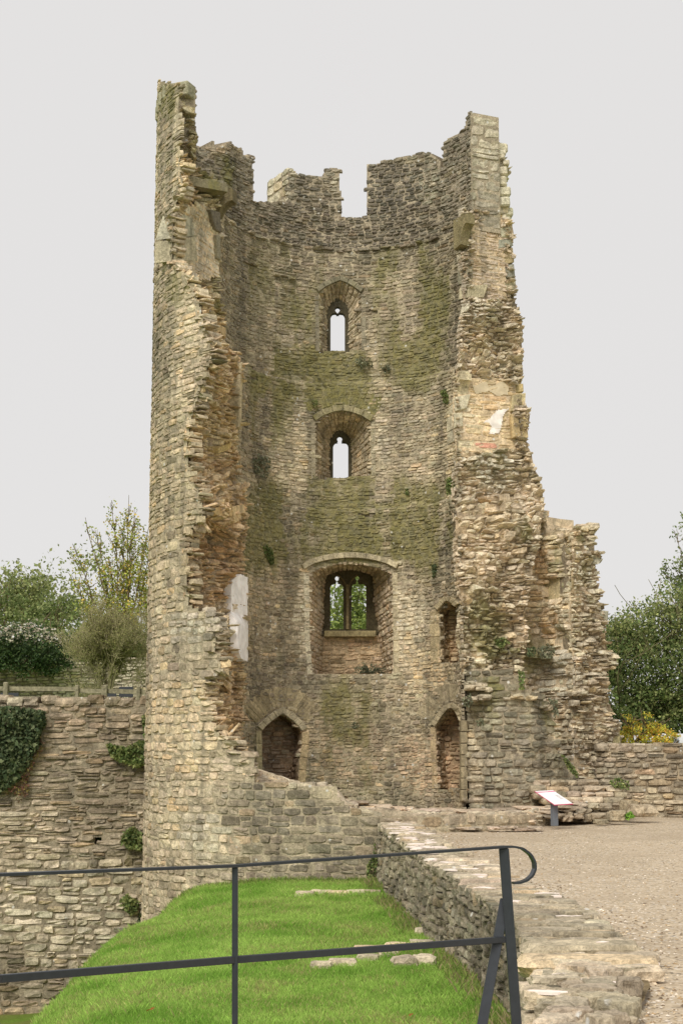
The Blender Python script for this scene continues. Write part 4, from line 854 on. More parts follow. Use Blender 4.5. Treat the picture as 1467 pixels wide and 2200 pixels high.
# low stepped slabs at its foot
steps = empty('stone_steps', (gx(1240, 34)[0], 34, -1.25)); tag(steps, 'worn stone steps of rough slabs stacked behind the information panel', 'steps')
SL = (-gx(1240, 34)[0], -34, 1.25)
cf_s = colf([(112, 100, 76), (136, 122, 96), (156, 140, 112)], .12, .05, .1, .08, (), .12)
def course(mb, x0, x1, y, Yd, n, cf, dep=.6, hpx=None, hh=.17):
    xs = np.sort(np.concatenate([[x0, x1], np.linspace(x0, x1, n + 1)[1:-1] + rng.normal(0, (x1 - x0) / n * .15, n - 1)]))
    for i in range(len(xs) - 1):
        xa = (xs[i] + xs[i + 1]) / 2; p = ray(xa, y + rng.normal(0, 1.2), Yd + rng.uniform(-.05, .05)); s = F / (Yd * CT)
        rstone(mb, p + [0, dep / 2, 0], ((xs[i + 1] - xs[i]) / s * 1.03, dep, hh * rng.uniform(.9, 1.2)), cf(p[None])[0], rng.normal(0, .04), .1)
for k_, (x0, x1, y, Yd, n, d_) in enumerate(((1145, 1292, 1683, 34.9, 4, .9), (1140, 1340, 1697, 34.55, 5, .9), (1146, 1350, 1709, 34.35, 6, .9), (1165, 1346, 1721, 34.2, 4, .9), (1205, 1352, 1733, 34.0, 5, .9), (1120, 1270, 1746, 33.75, 4, .8), (1140, 1312, 1758, 33.4, 5, .7))):
    mb = MB(); course(mb, x0, x1, y, Yd, n, cf_s, d_, hh=.14); o = mb.build('step_course', M_STONE, steps); o.location = SL
for (x, y, Yd, sz, lab) in ((1322, 1753, 33.2, (.34, .3, .2), 'small rounded boulder at the end of the stone steps'), (1378, 1742, 33.7, (.5, .35, .26), 'long grey boulder lying at the foot of the right low wall'), (1352, 1736, 33.9, (.34, .3, .3), 'brown boulder wedged against the corner of the stone steps'), (1290, 1766, 32.9, (.3, .2, .1), 'flat loose stone in the gravel before the steps')):
    mb = MB(); p = ray(x, y, Yd); rstone(mb, (0, 0, 0), sz, cf_s(p[None])[0] * [1, 1, .95, 1], .4, .25); o = mb.build('boulder', M_STONE); o.location = p; tag(o, lab, 'boulder', 'loose boulders by the steps')
# right boundary wall
rw_ = MB(); SR = plansurf([gx(1262, 36.6), gx(1290, 36.15), gx(1340, 36.1), gx(1400, 36.0), gx(1470, 35.6), gx(1700, 34.6)], -1.35, .7, (3, 20, 2), lambda u, v: (fbm(np.stack([u + 80, v, 0 * u], -1), 2, 2) - .5) * .05)
RT_ = [(1262, 1610), (1340, 1601), (1420, 1598), (1448, 1600), (1460, 1606), (1800, 1612), (1800, 1780), (1262, 1780)]
cf_rw = colf([(98, 88, 70), (120, 108, 86), (142, 128, 104)], .16, .05, .08, .12, [(1380, 1610, 90, 12, (128, 116, 92), .7), (1380, 1720, 120, 30, (170, 152, 116), .6)], .15)
wallskin(rw_, SR, (0, SR.U[-1]), (-1.35, .7), (.1, .17), (.18, .5), lambda u, v, P: inpoly(*px(P), RT_), cf_rw, (136, 120, 92), .06, thick=.55, prot=.015, pv=.014, bulge=.022, tilt=.008)
for x in np.arange(1292, 1700, 26): p = ray(x, 1605 + rng.normal(0, 1), 36.3 - max(0, x - 1400) * .004); rstone(rw_, p + [0, .1, 0], (.29, .6, .17), cf_rw(p[None])[0], 0, .08)
o = rw_.build('low_stone_wall', M_STONE); tag(o, 'low dry stone boundary wall right of the tower, behind the gravel', 'wall')
# foundation footing across the front
ff = MB(); cf_f = colf([(120, 106, 82), (146, 130, 104), (168, 150, 124)], .14, .05, .08, .08, [(900, 1740, 200, 10, (196, 172, 142), .6)], .04)
FPx = [(722, 1742), (800, 1752), (860, 1760), (930, 1764), (1020, 1766), (1110, 1763), (1180, 1757), (1236, 1746)]
for (dy, Yo, hh, dep) in ((9, -.05, .12, .7), (0, .05, .12, .8), (-8, .14, .1, 1.0), (-16, .4, .08, 1.5), (-20, .9, .07, 1.4)):
    x = 735
    while x < 1236:
        ww = rng.uniform(16, 56); y = np.interp(x + ww / 2, [a for a, _ in FPx], [b for _, b in FPx]) + dy; Yd = 32.4 + Yo + .25 * sstep(1000, 1240, x) * 3 + (0 if x > 830 else -.7 * (830 - x) / 95)
        if rng.random() < .95:
            p = ray(x + ww / 2, y + rng.normal(0, 1.5), Yd + rng.uniform(-.06, .06)); rstone(ff, p + [0, dep / 2, 0], (ww / 105 * 1.04, dep, hh * rng.uniform(.85, 1.2)), cf_f(p[None])[0], rng.normal(0, .08), .2)
        x += ww
for x in np.arange(880, 1180, 30): p = ray(x + rng.normal(0, 5), 1782 + rng.normal(0, 2), 31.5); rstone(ff, p, (rng.uniform(.2, .5), .35, .05), cf_f(p[None])[0] * [1.1, 1.1, 1.15, 1], rng.normal(0, .2), .15)
o = ff.build('foundation_wall', M_STONE); tag(o, 'ankle high foundation course of tan stones in front of the tower interior', 'wall')
# ------------------------------------------------------------------ left curtain wall
cw = MB(); SC = plansurf([gx(-700, 36.2), gx(0, 36.0), gx(330, 35.9)], -5.6, 1.6, (0, 0, 0), lambda u, v: (fbm(np.stack([u + 90, v, 0 * u], -1), .8, 3) - .5) * .12, .02)
cf_cw = colf([(86, 76, 58), (110, 97, 75), (130, 116, 92), (148, 134, 108)], .15, .05, .07, .08, [(150, 1545, 220, 40, (140, 118, 90), .7), (150, 1600, 200, 60, (126, 110, 84), .6), (150, 1960, 220, 130, (176, 166, 136), .7), (120, 1800, 200, 60, (150, 134, 106), .6), (60, 2170, 120, 30, (140, 118, 88), .8)], .08, [(280, 1620, 40, 60, .4), (270, 1850, 40, 80, .3)])
HOLE = [(204, 1800), (219, 1800), (219, 1817), (204, 1816)]
kc = lambda u, v, P: ~inpoly(*px(P), HOLE) & (v < 1.36 + .04 * np.sin(u * 3) + .03 * np.sin(u * 7.7))
wallskin(cw, SC, (0, SC.U[-1]), (-5.5, 1.5), (.1, .2), (.2, .7), kc, cf_cw, (128, 115, 90), .08, thick=.6, prot=.012, pv=.016, bulge=.02, gap=.01, tilt=.01, wav=.03, hrow=lambda z:   .2 if z > .7 else (.115 if z > -2.0 else .17), jit=.09, rough=.014)
for x in np.arange(-680, 322, 34): p = ray(x + rng.normal(0, 4), 1506 + rng.normal(0, 2.5), 36.05); rstone(cw, p + [0, .25, 0], (rng.uniform(.34, .5), .55, .2), cf_cw(p[None])[0], rng.normal(0, .04), .12)
bxh = MB(); bxh.box(ray(211, 1808, 36.5), (.5, .1, .5), (.02, .018, .015, 0))
o = cw.build('curtain_wall', M_STONE); tag(o, 'tall weathered curtain wall in the ditch left of the tower', 'wall')
# ------------------------------------------------------------------ retaining wall between lawn and gravel
WLX = np.array([[.70, 32.4], [.74, 31], [1.29, 23.4], [1.48, 21.3], [1.80, 16.9], [1.66, 13.9], [1.52, 12.0], [1.26, 10.5], [1.15, 9.3]])
WRX = np.array([[1.30, 32.4], [1.38, 30.5], [1.98, 23.4], [2.22, 21.3], [2.62, 16.9], [2.54, 13.7], [2.30, 12.2], [1.86, 10.6], [1.75, 9.3]])
def zg(Y): return -1.72 + .0205 * (np.asarray(Y, float) - 12)
def ztopw(Y): return np.interp(Y, [9, 12, 14, 17, 23.4, 31, 33], [-1.66, -1.6, -1.63, -1.58, -1.41, -1.14, -1.1])
lw = MB(); ys = np.linspace(9.3, 32.4, 120); oL = np.argsort(WLX[:, 1]); xl = np.interp(ys, WLX[oL, 1], WLX[oL, 0])
lo_ = np.linspace(0, 1, 20); Pw = np.zeros((120, 20, 3)); Pw[..., 0] = xl[:, None] - .06 * (1 - lo_)[None]; Pw[..., 1] = ys[:, None]; Pw[..., 2] = -3.0 * (1 - lo_)[None] + ztopw(ys)[:, None] * lo_[None]
SLW = Surf(Pw, arclen(Pw[:, -1]), np.linspace(0, 1.4, 20), (-3, 20, -2), lambda u, v: (fbm(np.stack([u, v, 0 * u], -1), 1.5, 3) - .5) * .1)
cf_lw = colf([(86, 80, 62), (108, 100, 78), (128, 118, 94)], .15, .05, .05, .12, [(900, 1850, 80, 60, (134, 124, 96), .5)], .2)
wallskin(lw, SLW, (0, SLW.U[-1]), (0, 1.38), (.08, .15), (.1, .34), None, cf_lw, (124, 112, 86), .07, prot=.012, pv=.016, bulge=.016, tilt=.008, wav=.02, jit=.09, rough=.01)
# top surface and rough capping stones
xr = np.interp(ys, WRX[np.argsort(WRX[:, 1]), 1], WRX[np.argsort(WRX[:, 1]), 0]); tt = np.linspace(0, 1, 12)
Pt2 = np.zeros((120, 12, 3)); Pt2[..., 0] = xl[:, None] * (1 - tt) + xr[:, None] * tt; Pt2[..., 1] = ys[:, None]; Pt2[..., 2] = ztopw(ys)[:, None] - .05
ST_ = Surf(Pt2, arclen(Pt2[:, 0]), tt, None); ST_.Nn = np.zeros_like(Pt2) + [0, 0, 1]
sheet(lw, ST_, (0, ST_.U[-1]), (0, 1), .06, None, (*lin((128, 112, 84)), .1), d=0, nd=.02)
cf_cap = colf([(124, 112, 88), (146, 132, 106), (168, 152, 124)], .1, .04, .08, .06, (), .06)
lichen_mb = MB()
Yc_ = 10.2
def cap(cx, cy, cz, sx, sy, sz, yaw=0.0, rough=.09, white=False, col=None):
    c = col if col is not None else cf_cap(np.array([[cx, cy, cz]]))[0]
    rstone(lw, (cx, cy, cz), (sx, sy, sz), c, yaw, rough, (18, 9, 3))
while Yc_ < 32.2:
    a, b = np.interp(Yc_, ys, xl), np.interp(Yc_, ys, xr); dy = rng.uniform(.12, .34) * (1 if Yc_ < 20 else 1.1)
    if not (Yc_ < 14.4):
        x = a - rng.uniform(0, .05)
        while x < b:
            ww = min(rng.uniform(.2, .7), b - x + rng.uniform(.02, .15)); hz = rng.uniform(.1, .17)
            cap(x + ww / 2, Yc_ + dy / 2 + rng.normal(0, .02), float(ztopw(Yc_)) - hz / 2 + rng.uniform(-.01, .04), ww * 1.04, dy * rng.uniform(.9, 1.35), hz, rng.normal(0, .16), rng.uniform(.08, .17))
            x += ww
    Yc_ += dy
# higher broken pile near the camera end
PILE = [(1255, 2042, 13.9, 1.0, .42, .13, 0), (1180, 2075, 13.55, .5, .4, .17, 0), (1265, 2080, 13.2, 1.1, .45, .2, -.02), (1345, 2068, 13.6, .5, .4, .16, .2), (1215, 2110, 12.9, .5, .4, .13, 0), (1330, 2096, 13.3, .55, .5, .2, .1), (1355, 2130, 12.75, .34, .42, .22, .3), (1240, 2130, 12.5, .42, .3, .18, .3),
        (1180, 2140, 12.3, .4, .4, .18, .2), (1290, 2150, 12.2, .5, .4, .14, -.1), (1200, 2170, 11.9, .45, .4, .16, 0), (1310, 2170, 11.8, .42, .4, .17, .2), (1240, 2185, 11.5, .36, .35, .16, 0), (1320, 2195, 11.4, .4, .4, .18, .2), (1190, 2200, 11.3, .5, .4, .16, .1), (1270, 2215, 11.0, .6, .4, .14, 0), (1180, 2230, 10.9, .4, .4, .15, 0), (1300, 2235, 10.8, .4, .4, .15, .1)]
for (x, y, Yd, sx, sy, sz, yw) in PILE: p = ray(x, y, Yd); cap(p[0], p[1] + .1, p[2] - sz * .1, sx, sy, sz, yw, .14)
for k_ in range(90):
    Yf = rng.uniform(9.5, 14.3); a, b = np.interp(Yf, ys, xl), np.interp(Yf, ys, xr); sx = rng.uniform(.14, .42)
    cap(rng.uniform(a + .04, b - .08), Yf, float(ztopw(Yf)) - .07 + rng.uniform(0, .07), sx, rng.uniform(.14, .3), rng.uniform(.08, .16), rng.normal(0, .5), .2)
tag(lw.build('retaining_wall', M_STONE), 'rough low retaining wall running away between the lawn and the gravel', 'wall')
# white lichen crusts on the capping
lc = MB()
def crust(p, r1, r2, yaw=0.0, n=14):
    a = np.linspace(0, 2 * math.pi, n, endpoint=False); rad = 1 + rng.normal(0, .22, n); X = np.cos(a) * rad * r1; Y = np.sin(a) * rad * r2; co, si = math.cos(yaw), math.sin(yaw)
    V = np.stack([p[0] + X * co - Y * si, p[1] + X * si + Y * co, np.full(n, p[2]) + .004], -1); V2 = V - [0, 0, .02]; top = np.array([[p[0], p[1], p[2] + .012]])
    lc.add(np.concatenate([V, V2, top]), [[i, (i + 1) % n, n + (i + 1) % n, n + i] for i in range(n)], (*lin((232, 218, 208)), 0), [[i, (i + 1) % n, 2 * n] for i in range(n)])
lw_o = bpy.data.objects['retaining_wall']; dgx = bpy.context.evaluated_depsgraph_get()
from mathutils import Vector
def drop(x, y, z=2.0):
    ok, loc, nr, i = lw_o.ray_cast(Vector((x, y, z)), Vector((0, 0, -1))); return np.array(loc) if ok and loc.z > -1.9 else None
def crust_at(x, y, Yd, r1, r2):
    p = ray(x, y, Yd); q_ = drop(p[0], p[1])
    if q_ is not None: crust(q_, r1, r2, rng.uniform(-.4, .4))
for (x, y, Yd, a, b) in ((1175, 1928, 19, .13, .07), (1195, 1934, 18.6, .06, .04), (1105, 1945, 18.4, .06, .1), (1210, 1971, 17, .09, .03), (1240, 1970, 17, .09, .03), (1180, 1972, 17, .1, .03), (1262, 2038, 14.5, .05, .04), (1295, 2048, 14, .05, .03), (1375, 2064, 13.5, .14, .12), (1350, 2068, 13.5, .1, .05),
                          (1295, 2150, 12.2, .15, .1), (1275, 2158, 12, .1, .07), (1205, 2150, 12.4, .06, .06), (1190, 2178, 11.7, .07, .06), (1215, 2188, 11.5, .12, .07), (1180, 2200, 11.3, .15, .05)): crust_at(x, y, Yd, a, b)
for k_ in range(64):
    Y_ = rng.uniform(19, 31.5) if k_ > 20 else rng.uniform(25.5, 31.3); a, b = np.interp(Y_, ys, xl), np.interp(Y_, ys, xr); q_ = drop(rng.uniform(a + .02, b - .05), Y_)
    if q_ is not None: crust(q_, rng.uniform(.05, .16), rng.uniform(.05, .13), rng.uniform(-.5, .5), 10)
o = lc.build('lichen', M_PLASTER, lw_o, label if False else None) if False else lc.build('lichen', M_PLASTER, lw_o)
# ------------------------------------------------------------------ ground
def terr(x, y):
    x = np.asarray(x, float); y = np.asarray(y, float)
    base = -2.72 + .021 * np.clip(y - 12, 0, 22) + .05 * (fbm(np.stack([x, y, 0 * x], -1), .35, 3) - .5)
    base = base + .1 * sstep(28, 31, y)
    ex = -2.8 - .4 * sstep(17, 21.5, y) + .55 * sstep(26.5, 31, y) + .35 * (vn(np.stack([x * 0, y, 0 * x], -1), .4) - .5); base = base - .1 * np.clip(-1.0 - x, 0, 2) ** 1.6; dx = np.clip(ex - x, 0, None)
    g = base - 3.0 * (1 - np.exp(-(dx / 1.3) ** 2 * .5)) 
    rim = sstep(11.3, 9.2, y); g = g * (1 - rim) + -1.9 * rim
    rt = sstep(.0, .35, x - np.interp(y, ys, xl)); g = g * (1 - rt) + (zg(y) - .25) * rt
    beh = sstep(36.3, 36.6, y) * sstep(-3.4, -3.9, x); g = g * (1 - beh) + (.82 + .02 * (y - 37)) * beh
    far = sstep(36.2, 40, y) * (1 - sstep(-3.4, -3.9, x)); g = g * (1 - far) - 1.35 * far
    return g
gxs = np.concatenate([np.arange(-260, -20, 12), np.arange(-20, -6, 1), np.arange(-6, 4, .15), np.arange(4, 30, 1), np.arange(30, 280, 12)])
gys = np.concatenate([np.arange(-60, 8, 4), np.arange(8, 37.4, .25), np.arange(37.4, 60, 2), np.arange(60, 620, 20)])
GX, GY = np.meshgrid(gxs, gys, indexing='ij'); GZ = terr(GX, GY)
g = MB(); idx = np.arange(GX.size).reshape(GX.shape); alpha = np.zeros(GX.size)
soil = ((GX.ravel() < -3.6) & (GY.ravel() < 36.4) & (GZ.ravel() < -4.6)).astype(float) * .75 * sstep(.3, .6, fbm(np.stack([GX.ravel(), GY.ravel(), GZ.ravel()], -1), 1.6, 3))
g.add(np.stack([GX, GY, GZ], -1).reshape(-1, 3), np.stack([idx[:-1, :-1], idx[1:, :-1], idx[1:, 1:], idx[:-1, 1:]], -1).reshape(-1, 4), np.concatenate([np.tile(lin((128, 104, 76)), (GX.size, 1)), soil[:, None]], 1))
tag(g.build('ground', M_TURF, None, True), kind='structure')
# gravel
gy = np.arange(6, 37.6, .3); gr = MB(); NX = 40
row = []
for y in gy:
    x0 = (np.interp(y, ys, xr) - .15) if y > 9.3 else -8
    if y > 32.2: x0 = 1.5
    xx = x0 + (np.linspace(0, 1, NX) ** 1.6) * (34 - x0); row.append(np.stack([xx, np.full(NX, y), zg(y) + .02 * (vn(np.stack([xx, np.full(NX, y), 0 * xx], -1), .7) - .5) + np.where(xx > 4, .012 * (xx - 4), 0) * (y > 28)], -1))
row = np.array(row); idx = np.arange(row.shape[0] * NX).reshape(row.shape[0], NX)
gr.add(row.reshape(-1, 3), np.stack([idx[:-1, :-1], idx[1:, :-1], idx[1:, 1:], idx[:-1, 1:]], -1).reshape(-1, 4), (.3, .25, .18, 0))
tag(gr.build('gravel_path', M_GRAVEL, None, True), kind='structure')
# loose pebbles
pb = MB(); n = 9000; y_ = 10.5 + 25 * rng.random(n) ** 1.5; x0_ = np.interp(y_, ys, xr); x_ = x0_ + rng.random(n) ** np.where(rng.random(n) < .4, 2.2, 1) * (10 - x0_); x_[:900] = x0_[:900] + rng.random(900) ** 2 * .7
r_ = rng.uniform(.006, .017, n); r_[:900] *= 1.5; oc = np.array([[1, 0, 0], [0, 1, 0], [-1, 0, 0], [0, -1, 0], [0, 0, 1]]); Z_ = zg(y_) + .004
V = np.stack([x_, y_, Z_], -1)[:, None] + oc[None] * r_[:, None, None] * rng.uniform(.6, 1.3, (n, 5, 1)) * [1, 1, .6]
tq = np.array([[0, 1, 4], [1, 2, 4], [2, 3, 4], [3, 0, 4]]); C = np.repeat(np.concatenate([np.array([lin(c) for c in ((196, 178, 150), (164, 140, 108), (216, 204, 188), (130, 112, 92))])[rng.integers(0, 4, n)], np.zeros((n, 1))], 1), 5, 0)
pb.add(V.reshape(-1, 3), None, C, (np.arange(n)[:, None, None] * 5 + tq[None]).reshape(-1, 3))
tag(pb.build('pebbles', M_BARK), 'loose pebbles scattered over the gravel', 'pebbles', kind='stuff')
# grass blades
def blades(mb, x, y, z, hgt, wd, cols, lean=.5):
    n = len(x); a = rng.uniform(0, 2 * math.pi, n); dx, dy = np.cos(a), np.sin(a); l = rng.uniform(.1, 1, n) * lean; b = rng.uniform(0, 2 * math.pi, n); lx, ly = np.cos(b) * l * hgt, np.sin(b) * l * hgt
    P = np.zeros((n, 4, 3)); P[:, 0] = np.stack([x - dx * wd, y - dy * wd, z - .01], -1); P[:, 1] = np.stack([x + dx * wd, y + dy * wd, z - .01], -1)
    P[:, 2] = np.stack([x + dx * wd * .5 + lx * .5, y + dy * wd * .5 + ly * .5, z + hgt * .65], -1); P[:, 3] = np.stack([x + lx, y + ly, z + hgt], -1)
    C = np.repeat(np.concatenate([cols, np.zeros((n, 1))], 1), 4, 0); i = np.arange(n)[:, None] * 4
    mb.add(P.reshape(-1, 3), None, C, np.concatenate([i + [0, 1, 2], i + [0, 2, 3]]).reshape(-1, 3))
gb = MB(); n = 330000; y_ = 15 + 17 * rng.random(n) ** 1.25; x_ = rng.uniform(-6.2, 1.9, n); k = (x_ < np.interp(y_, ys, xl) - .03) & ((x_ - Cx) ** 2 + (y_ - Cy) ** 2 > 4.58 ** 2); x_, y_ = x_[k], y_[k]
k = (x_ > -4.2) | (rng.random(len(x_)) < .35); x_, y_ = x_[k], y_[k]; n = len(x_); z_ = terr(x_, y_)
pz = np.stack([x_, y_, 0 * x_], -1); t = fbm(pz, 1.3, 4)[:, None]; t = np.clip((t - .3) / .4, 0, 1); col = np.array([.22, .4, .06]) * (1 - t) + np.array([.42, .6, .14]) * t
t2 = rng.random(n) < .07 + .2 * (fbm(pz + 50, .9, 3) > .55) + .35 * (fbm(pz + 70, 2.2, 2) > .72); col[t2] = np.array([.42, .42, .16]); col *= np.exp(rng.normal(0, .2, n))[:, None]
blades(gb, x_, y_, z_, rng.uniform(.025, .06, n) * (1 + .8 * (fbm(pz + 9, 1.1, 2) > .55)), rng.uniform(.002, .004, n), col, .9)
yw = rng.uniform(15, 31.5, 5200); xw = np.interp(yw, ys, xl) - .05 - rng.random(5200) ** 2 * .35; kk = fbm(np.stack([xw * 0, yw, 0 * xw], -1), .9, 2) > .45; xw, yw = xw[kk], yw[kk]
blades(gb, xw, yw, terr(xw, yw), rng.uniform(.05, .17, len(xw)), rng.uniform(.004, .008, len(xw)), mixcols([(.09, .15, .03), (.15, .2, .05), (.2, .18, .09)], len(xw)), .8)
aw = rng.uniform(DEG(-215), DEG(-105), 3500); rw_a = 4.62 + rng.random(3500) ** 2 * .2; xw, yw = Cx + rw_a * np.sin(aw), Cy + rw_a * np.cos(aw)
blades(gb, xw, yw, terr(xw, yw), rng.uniform(.04, .12, len(xw)), rng.uniform(.004, .007, len(xw)), mixcols([(.09, .15, .03), (.15, .2, .05)], len(xw)), .8)
tag(gb.build('grass', M_GRASSB), 'bright green mown grass on the bank', 'grass', kind='stuff')
# flat stones set in the lawn
for (pts, lab) in (([(655, 1921, 40, 12), (690, 1918, 40, 12), (725, 1919, 44, 11), (765, 1917, 40, 10), (800, 1917, 36, 10)], 'short flat row in the lawn near the tower foot'),
                   ([(690, 2072, 44, 12), (735, 2066, 54, 12), (790, 2056, 44, 9), (832, 2048, 44, 10), (800, 2036, 70, 8), (860, 2030, 60, 8), (905, 2024, 50, 8)], 'broken line in the lawn behind the middle rail'),
                   ([(868, 2066, 50, 22), (912, 2063, 46, 20)], 'rounded pair in the lawn by the retaining wall'),
                   ([(895, 1968, 24, 14), (912, 1985, 22, 16), (905, 2000, 26, 12)], 'crumbled heap at the retaining wall foot')):
    for k_, (x, y, wp, hp) in enumerate(pts):
        Yd = 20.0
        for _ in range(20): p = ray(x, y, Yd); Yd = Yd * (terr(p[0], p[1]) + .04) / p[2]
        s = F / Yd; c = cf_cap(p[None])[0]; c[:3] *= 1.1; mb = MB()
        rstone(mb, np.array([0, 0, -.03]), (wp / s * 1.05, max(.25, hp / s * 3.0), hp / s * .9 + .06), c, rng.normal(0, .06), .14)
        o = mb.build('flat_stone', M_STONE); o.location = p
        tag(o, '%s stone in the %s' % (('first', 'second', 'third', 'fourth', 'fifth', 'sixth', 'seventh')[k_], lab), 'stone', lab)
# fallen leaves on the grass
for (x, y, lab) in ((322, 2176, 'orange fallen leaf on the grass at bottom left'), (877, 2190, 'brown fallen leaf on the grass at bottom right')):
    Yd = 17.0
    for _ in range(20): p = ray(x, y, Yd); Yd = Yd * (terr(p[0], p[1]) + .03) / p[2]
    mb = MB(); a = np.linspace(0, 2 * math.pi, 11)[:-1]; r = .032 * (1 + .35 * np.cos(a * 5)); V = np.stack([r * np.cos(a) * 1.3, r * np.sin(a), .012 * np.sin(a * 2) + .03 + .5 * r * np.cos(a)], -1)
    mb.add(np.concatenate([V, [[0, 0, .035]]]), None, (.35, .12, .03, 0), [[i, (i + 1) % 10, 10] for i in range(10)]); o = mb.build('fallen_leaf', M_LEAF); o.location = p; tag(o, lab, 'leaf')
# ------------------------------------------------------------------ railing
rail = empty('metal_railing', (ray(505, 1862, 7.9)[0], 7.9, -1.72)); RL = tuple(-np.array(rail.location)); tag(rail, 'black painted steel handrail with a curled end in the foreground', 'railing')
STEEL = (*lin((44, 48, 54)), 0)
def rb(mb, name, parent=None):
    o = mb.build(name, M_PAINT, parent or rail)
    if parent is None: o.location = RL
    return o
def bar(mb, a, b, w_, h_, up=(0, 0, 1)):
    a, b = np.array(a, float), np.array(b, float); t = b - a; Ln = np.linalg.norm(t); t /= Ln; s = np.cross(t, up); s /= np.linalg.norm(s); u = np.cross(s, t)
    mb.box((a + b) / 2, (Ln, w_, h_), STEEL, np.array([t, s, u]).T, .18)
def rl3(x, y): Yd = 6.95 + (x / 1090.0) * 2.1; return ray(x, y, Yd)
mb = MB(); TR = [(-400, 1896), (0, 1880), (505, 1861), (1085, 1820)]
for a, b in zip(TR[:-1], TR[1:]): bar(mb, rl3(*a), rl3(*b), .05, .014)
# curled end
cp = [(1085, 1820), (1105, 1820), (1122, 1824), (1138, 1836), (1147, 1852), (1148, 1868), (1142, 1882), (1130, 1892), (1116, 1897), (1102, 1898)]
cp = resamp(cp, 26); Yd = 6.95 + 2.1; P = np.array([ray(x, y, Yd + (x - 1085) * .0006) for x, y in cp]); T = np.gradient(P, axis=0); T /= np.linalg.norm(T, axis=1)[:, None]
sd = np.array([-.25, 1, 0.]); sd /= np.linalg.norm(sd); Nn = np.cross(T, sd); Nn /= np.linalg.norm(Nn, axis=1)[:, None]
V = np.concatenate([P + sd * a + Nn * b for a, b in ((-.025, -.006), (.025, -.006), (.025, .006), (-.025, .006))]); m = len(P); Q = []
for k_ in range(4):
    for i in range(m - 1): Q.append([k_ * m + i, k_ * m + i + 1, ((k_ + 1) % 4) * m + i + 1, ((k_ + 1) % 4) * m + i])
Q.append([m - 1, 2 * m - 1, 3 * m - 1, 4 * m - 1]); mb.add(V, Q, STEEL); rb(mb, 'handrail')
mb = MB(); MR = [(-400, 2142), (0, 2104), (505, 2063), (1086, 2019)]
for a, b in zip(MR[:-1], MR[1:]): bar(mb, rl3(*a), rl3(*b), .03, .034)
rb(mb, 'middle_rail')
def foot(p, tilt=0.0): return np.array([p[0] + tilt, p[1], -1.76])
for x, y, w_, d_, tl in ((505, 1864, .028, .04, .012), (1082, 1824, .055, .03, .05)):
    mb = MB(); a = rl3(x, y); bar(mb, a, foot(a, tl + (.025 if x > 1000 else 0)), w_, d_, (0, 1, 0)); rb(mb, 'post')
mb = MB(); a = rl3(1086, 1934) + [0, .03, 0]; b = rl3(1036, 2200) + [0, .0, 0]; b = a + (b - a) * 1.9; bar(mb, a, b, .055, .03, (0, 1, 0)); rb(mb, 'brace')
a = rl3(-330, 1890); mb = MB(); bar(mb, a, foot(a), .028, .04, (0, 1, 0)); rb(mb, 'post')
# ------------------------------------------------------------------ information panel
ip = ray(1191, 1775, 32.0); panel = empty('information_panel', ip); tag(panel, 'white tilted information panel on a grey post, in front of the stone steps', 'sign')
mb = MB(); R45 = [[math.cos(.5), -math.sin(.5), 0], [math.sin(.5), math.cos(.5), 0], [0, 0, 1]]
hz = ray(1190, 1722, 32.0)[2] - ip[2]; mb.box((0, 0, hz / 2), (.115, .1, hz), (*lin((104, 110, 118)), 0), R45, .05); mb.build('post', M_PAINT, panel)
A_, B_, C_, D_ = [ray(x, y, Y) - ip for x, y, Y in ((1231, 1727, 31.75), (1191, 1729.5, 31.72), (1148, 1700, 32.25), (1190, 1698, 32.3))]
nn = np.cross(A_ - B_, C_ - B_); nn /= np.linalg.norm(nn); nn *= np.sign(nn[2])
def pq(u, v, d): return B_ + (A_ - B_) * u + (C_ - B_) * v + nn * d
def pslab(mb, u0, u1, v0, v1, d0, d1, col):
    V = [pq(u, v, d) for d in (d0, d1) for (u, v) in ((u0, v0), (u1, v0), (u1, v1), (u0, v1))]; mb.add(V, [[0, 1, 2, 3], [4, 5, 6, 7]] + [[i, (i + 1) % 4, 4 + (i + 1) % 4, 4 + i] for i in range(4)], (*col, 0))
mb = MB(); pslab(mb, 0, 1, 0, 1, -.02, -.008, tuple(lin((206, 60, 110)))); mb.build('backing_board', M_PANEL, panel)
mb = MB(); pslab(mb, .015, .985, .015, .985, -.008, 0, (.8, .78, .79)); pslab(mb, .02, .98, .86, .92, 0, .002, tuple(lin((214, 120, 150))))
for k_ in range(9): pslab(mb, .7, .7 + rng.uniform(.1, .22), .62 - .035 * k_, .635 - .035 * k_, 0, .0015, (.45, .42, .42))
pslab(mb, .3, .62, .885, .9, .002, .003, (.7, .6, .64)); mb.build('printed_face', M_PANEL, panel)
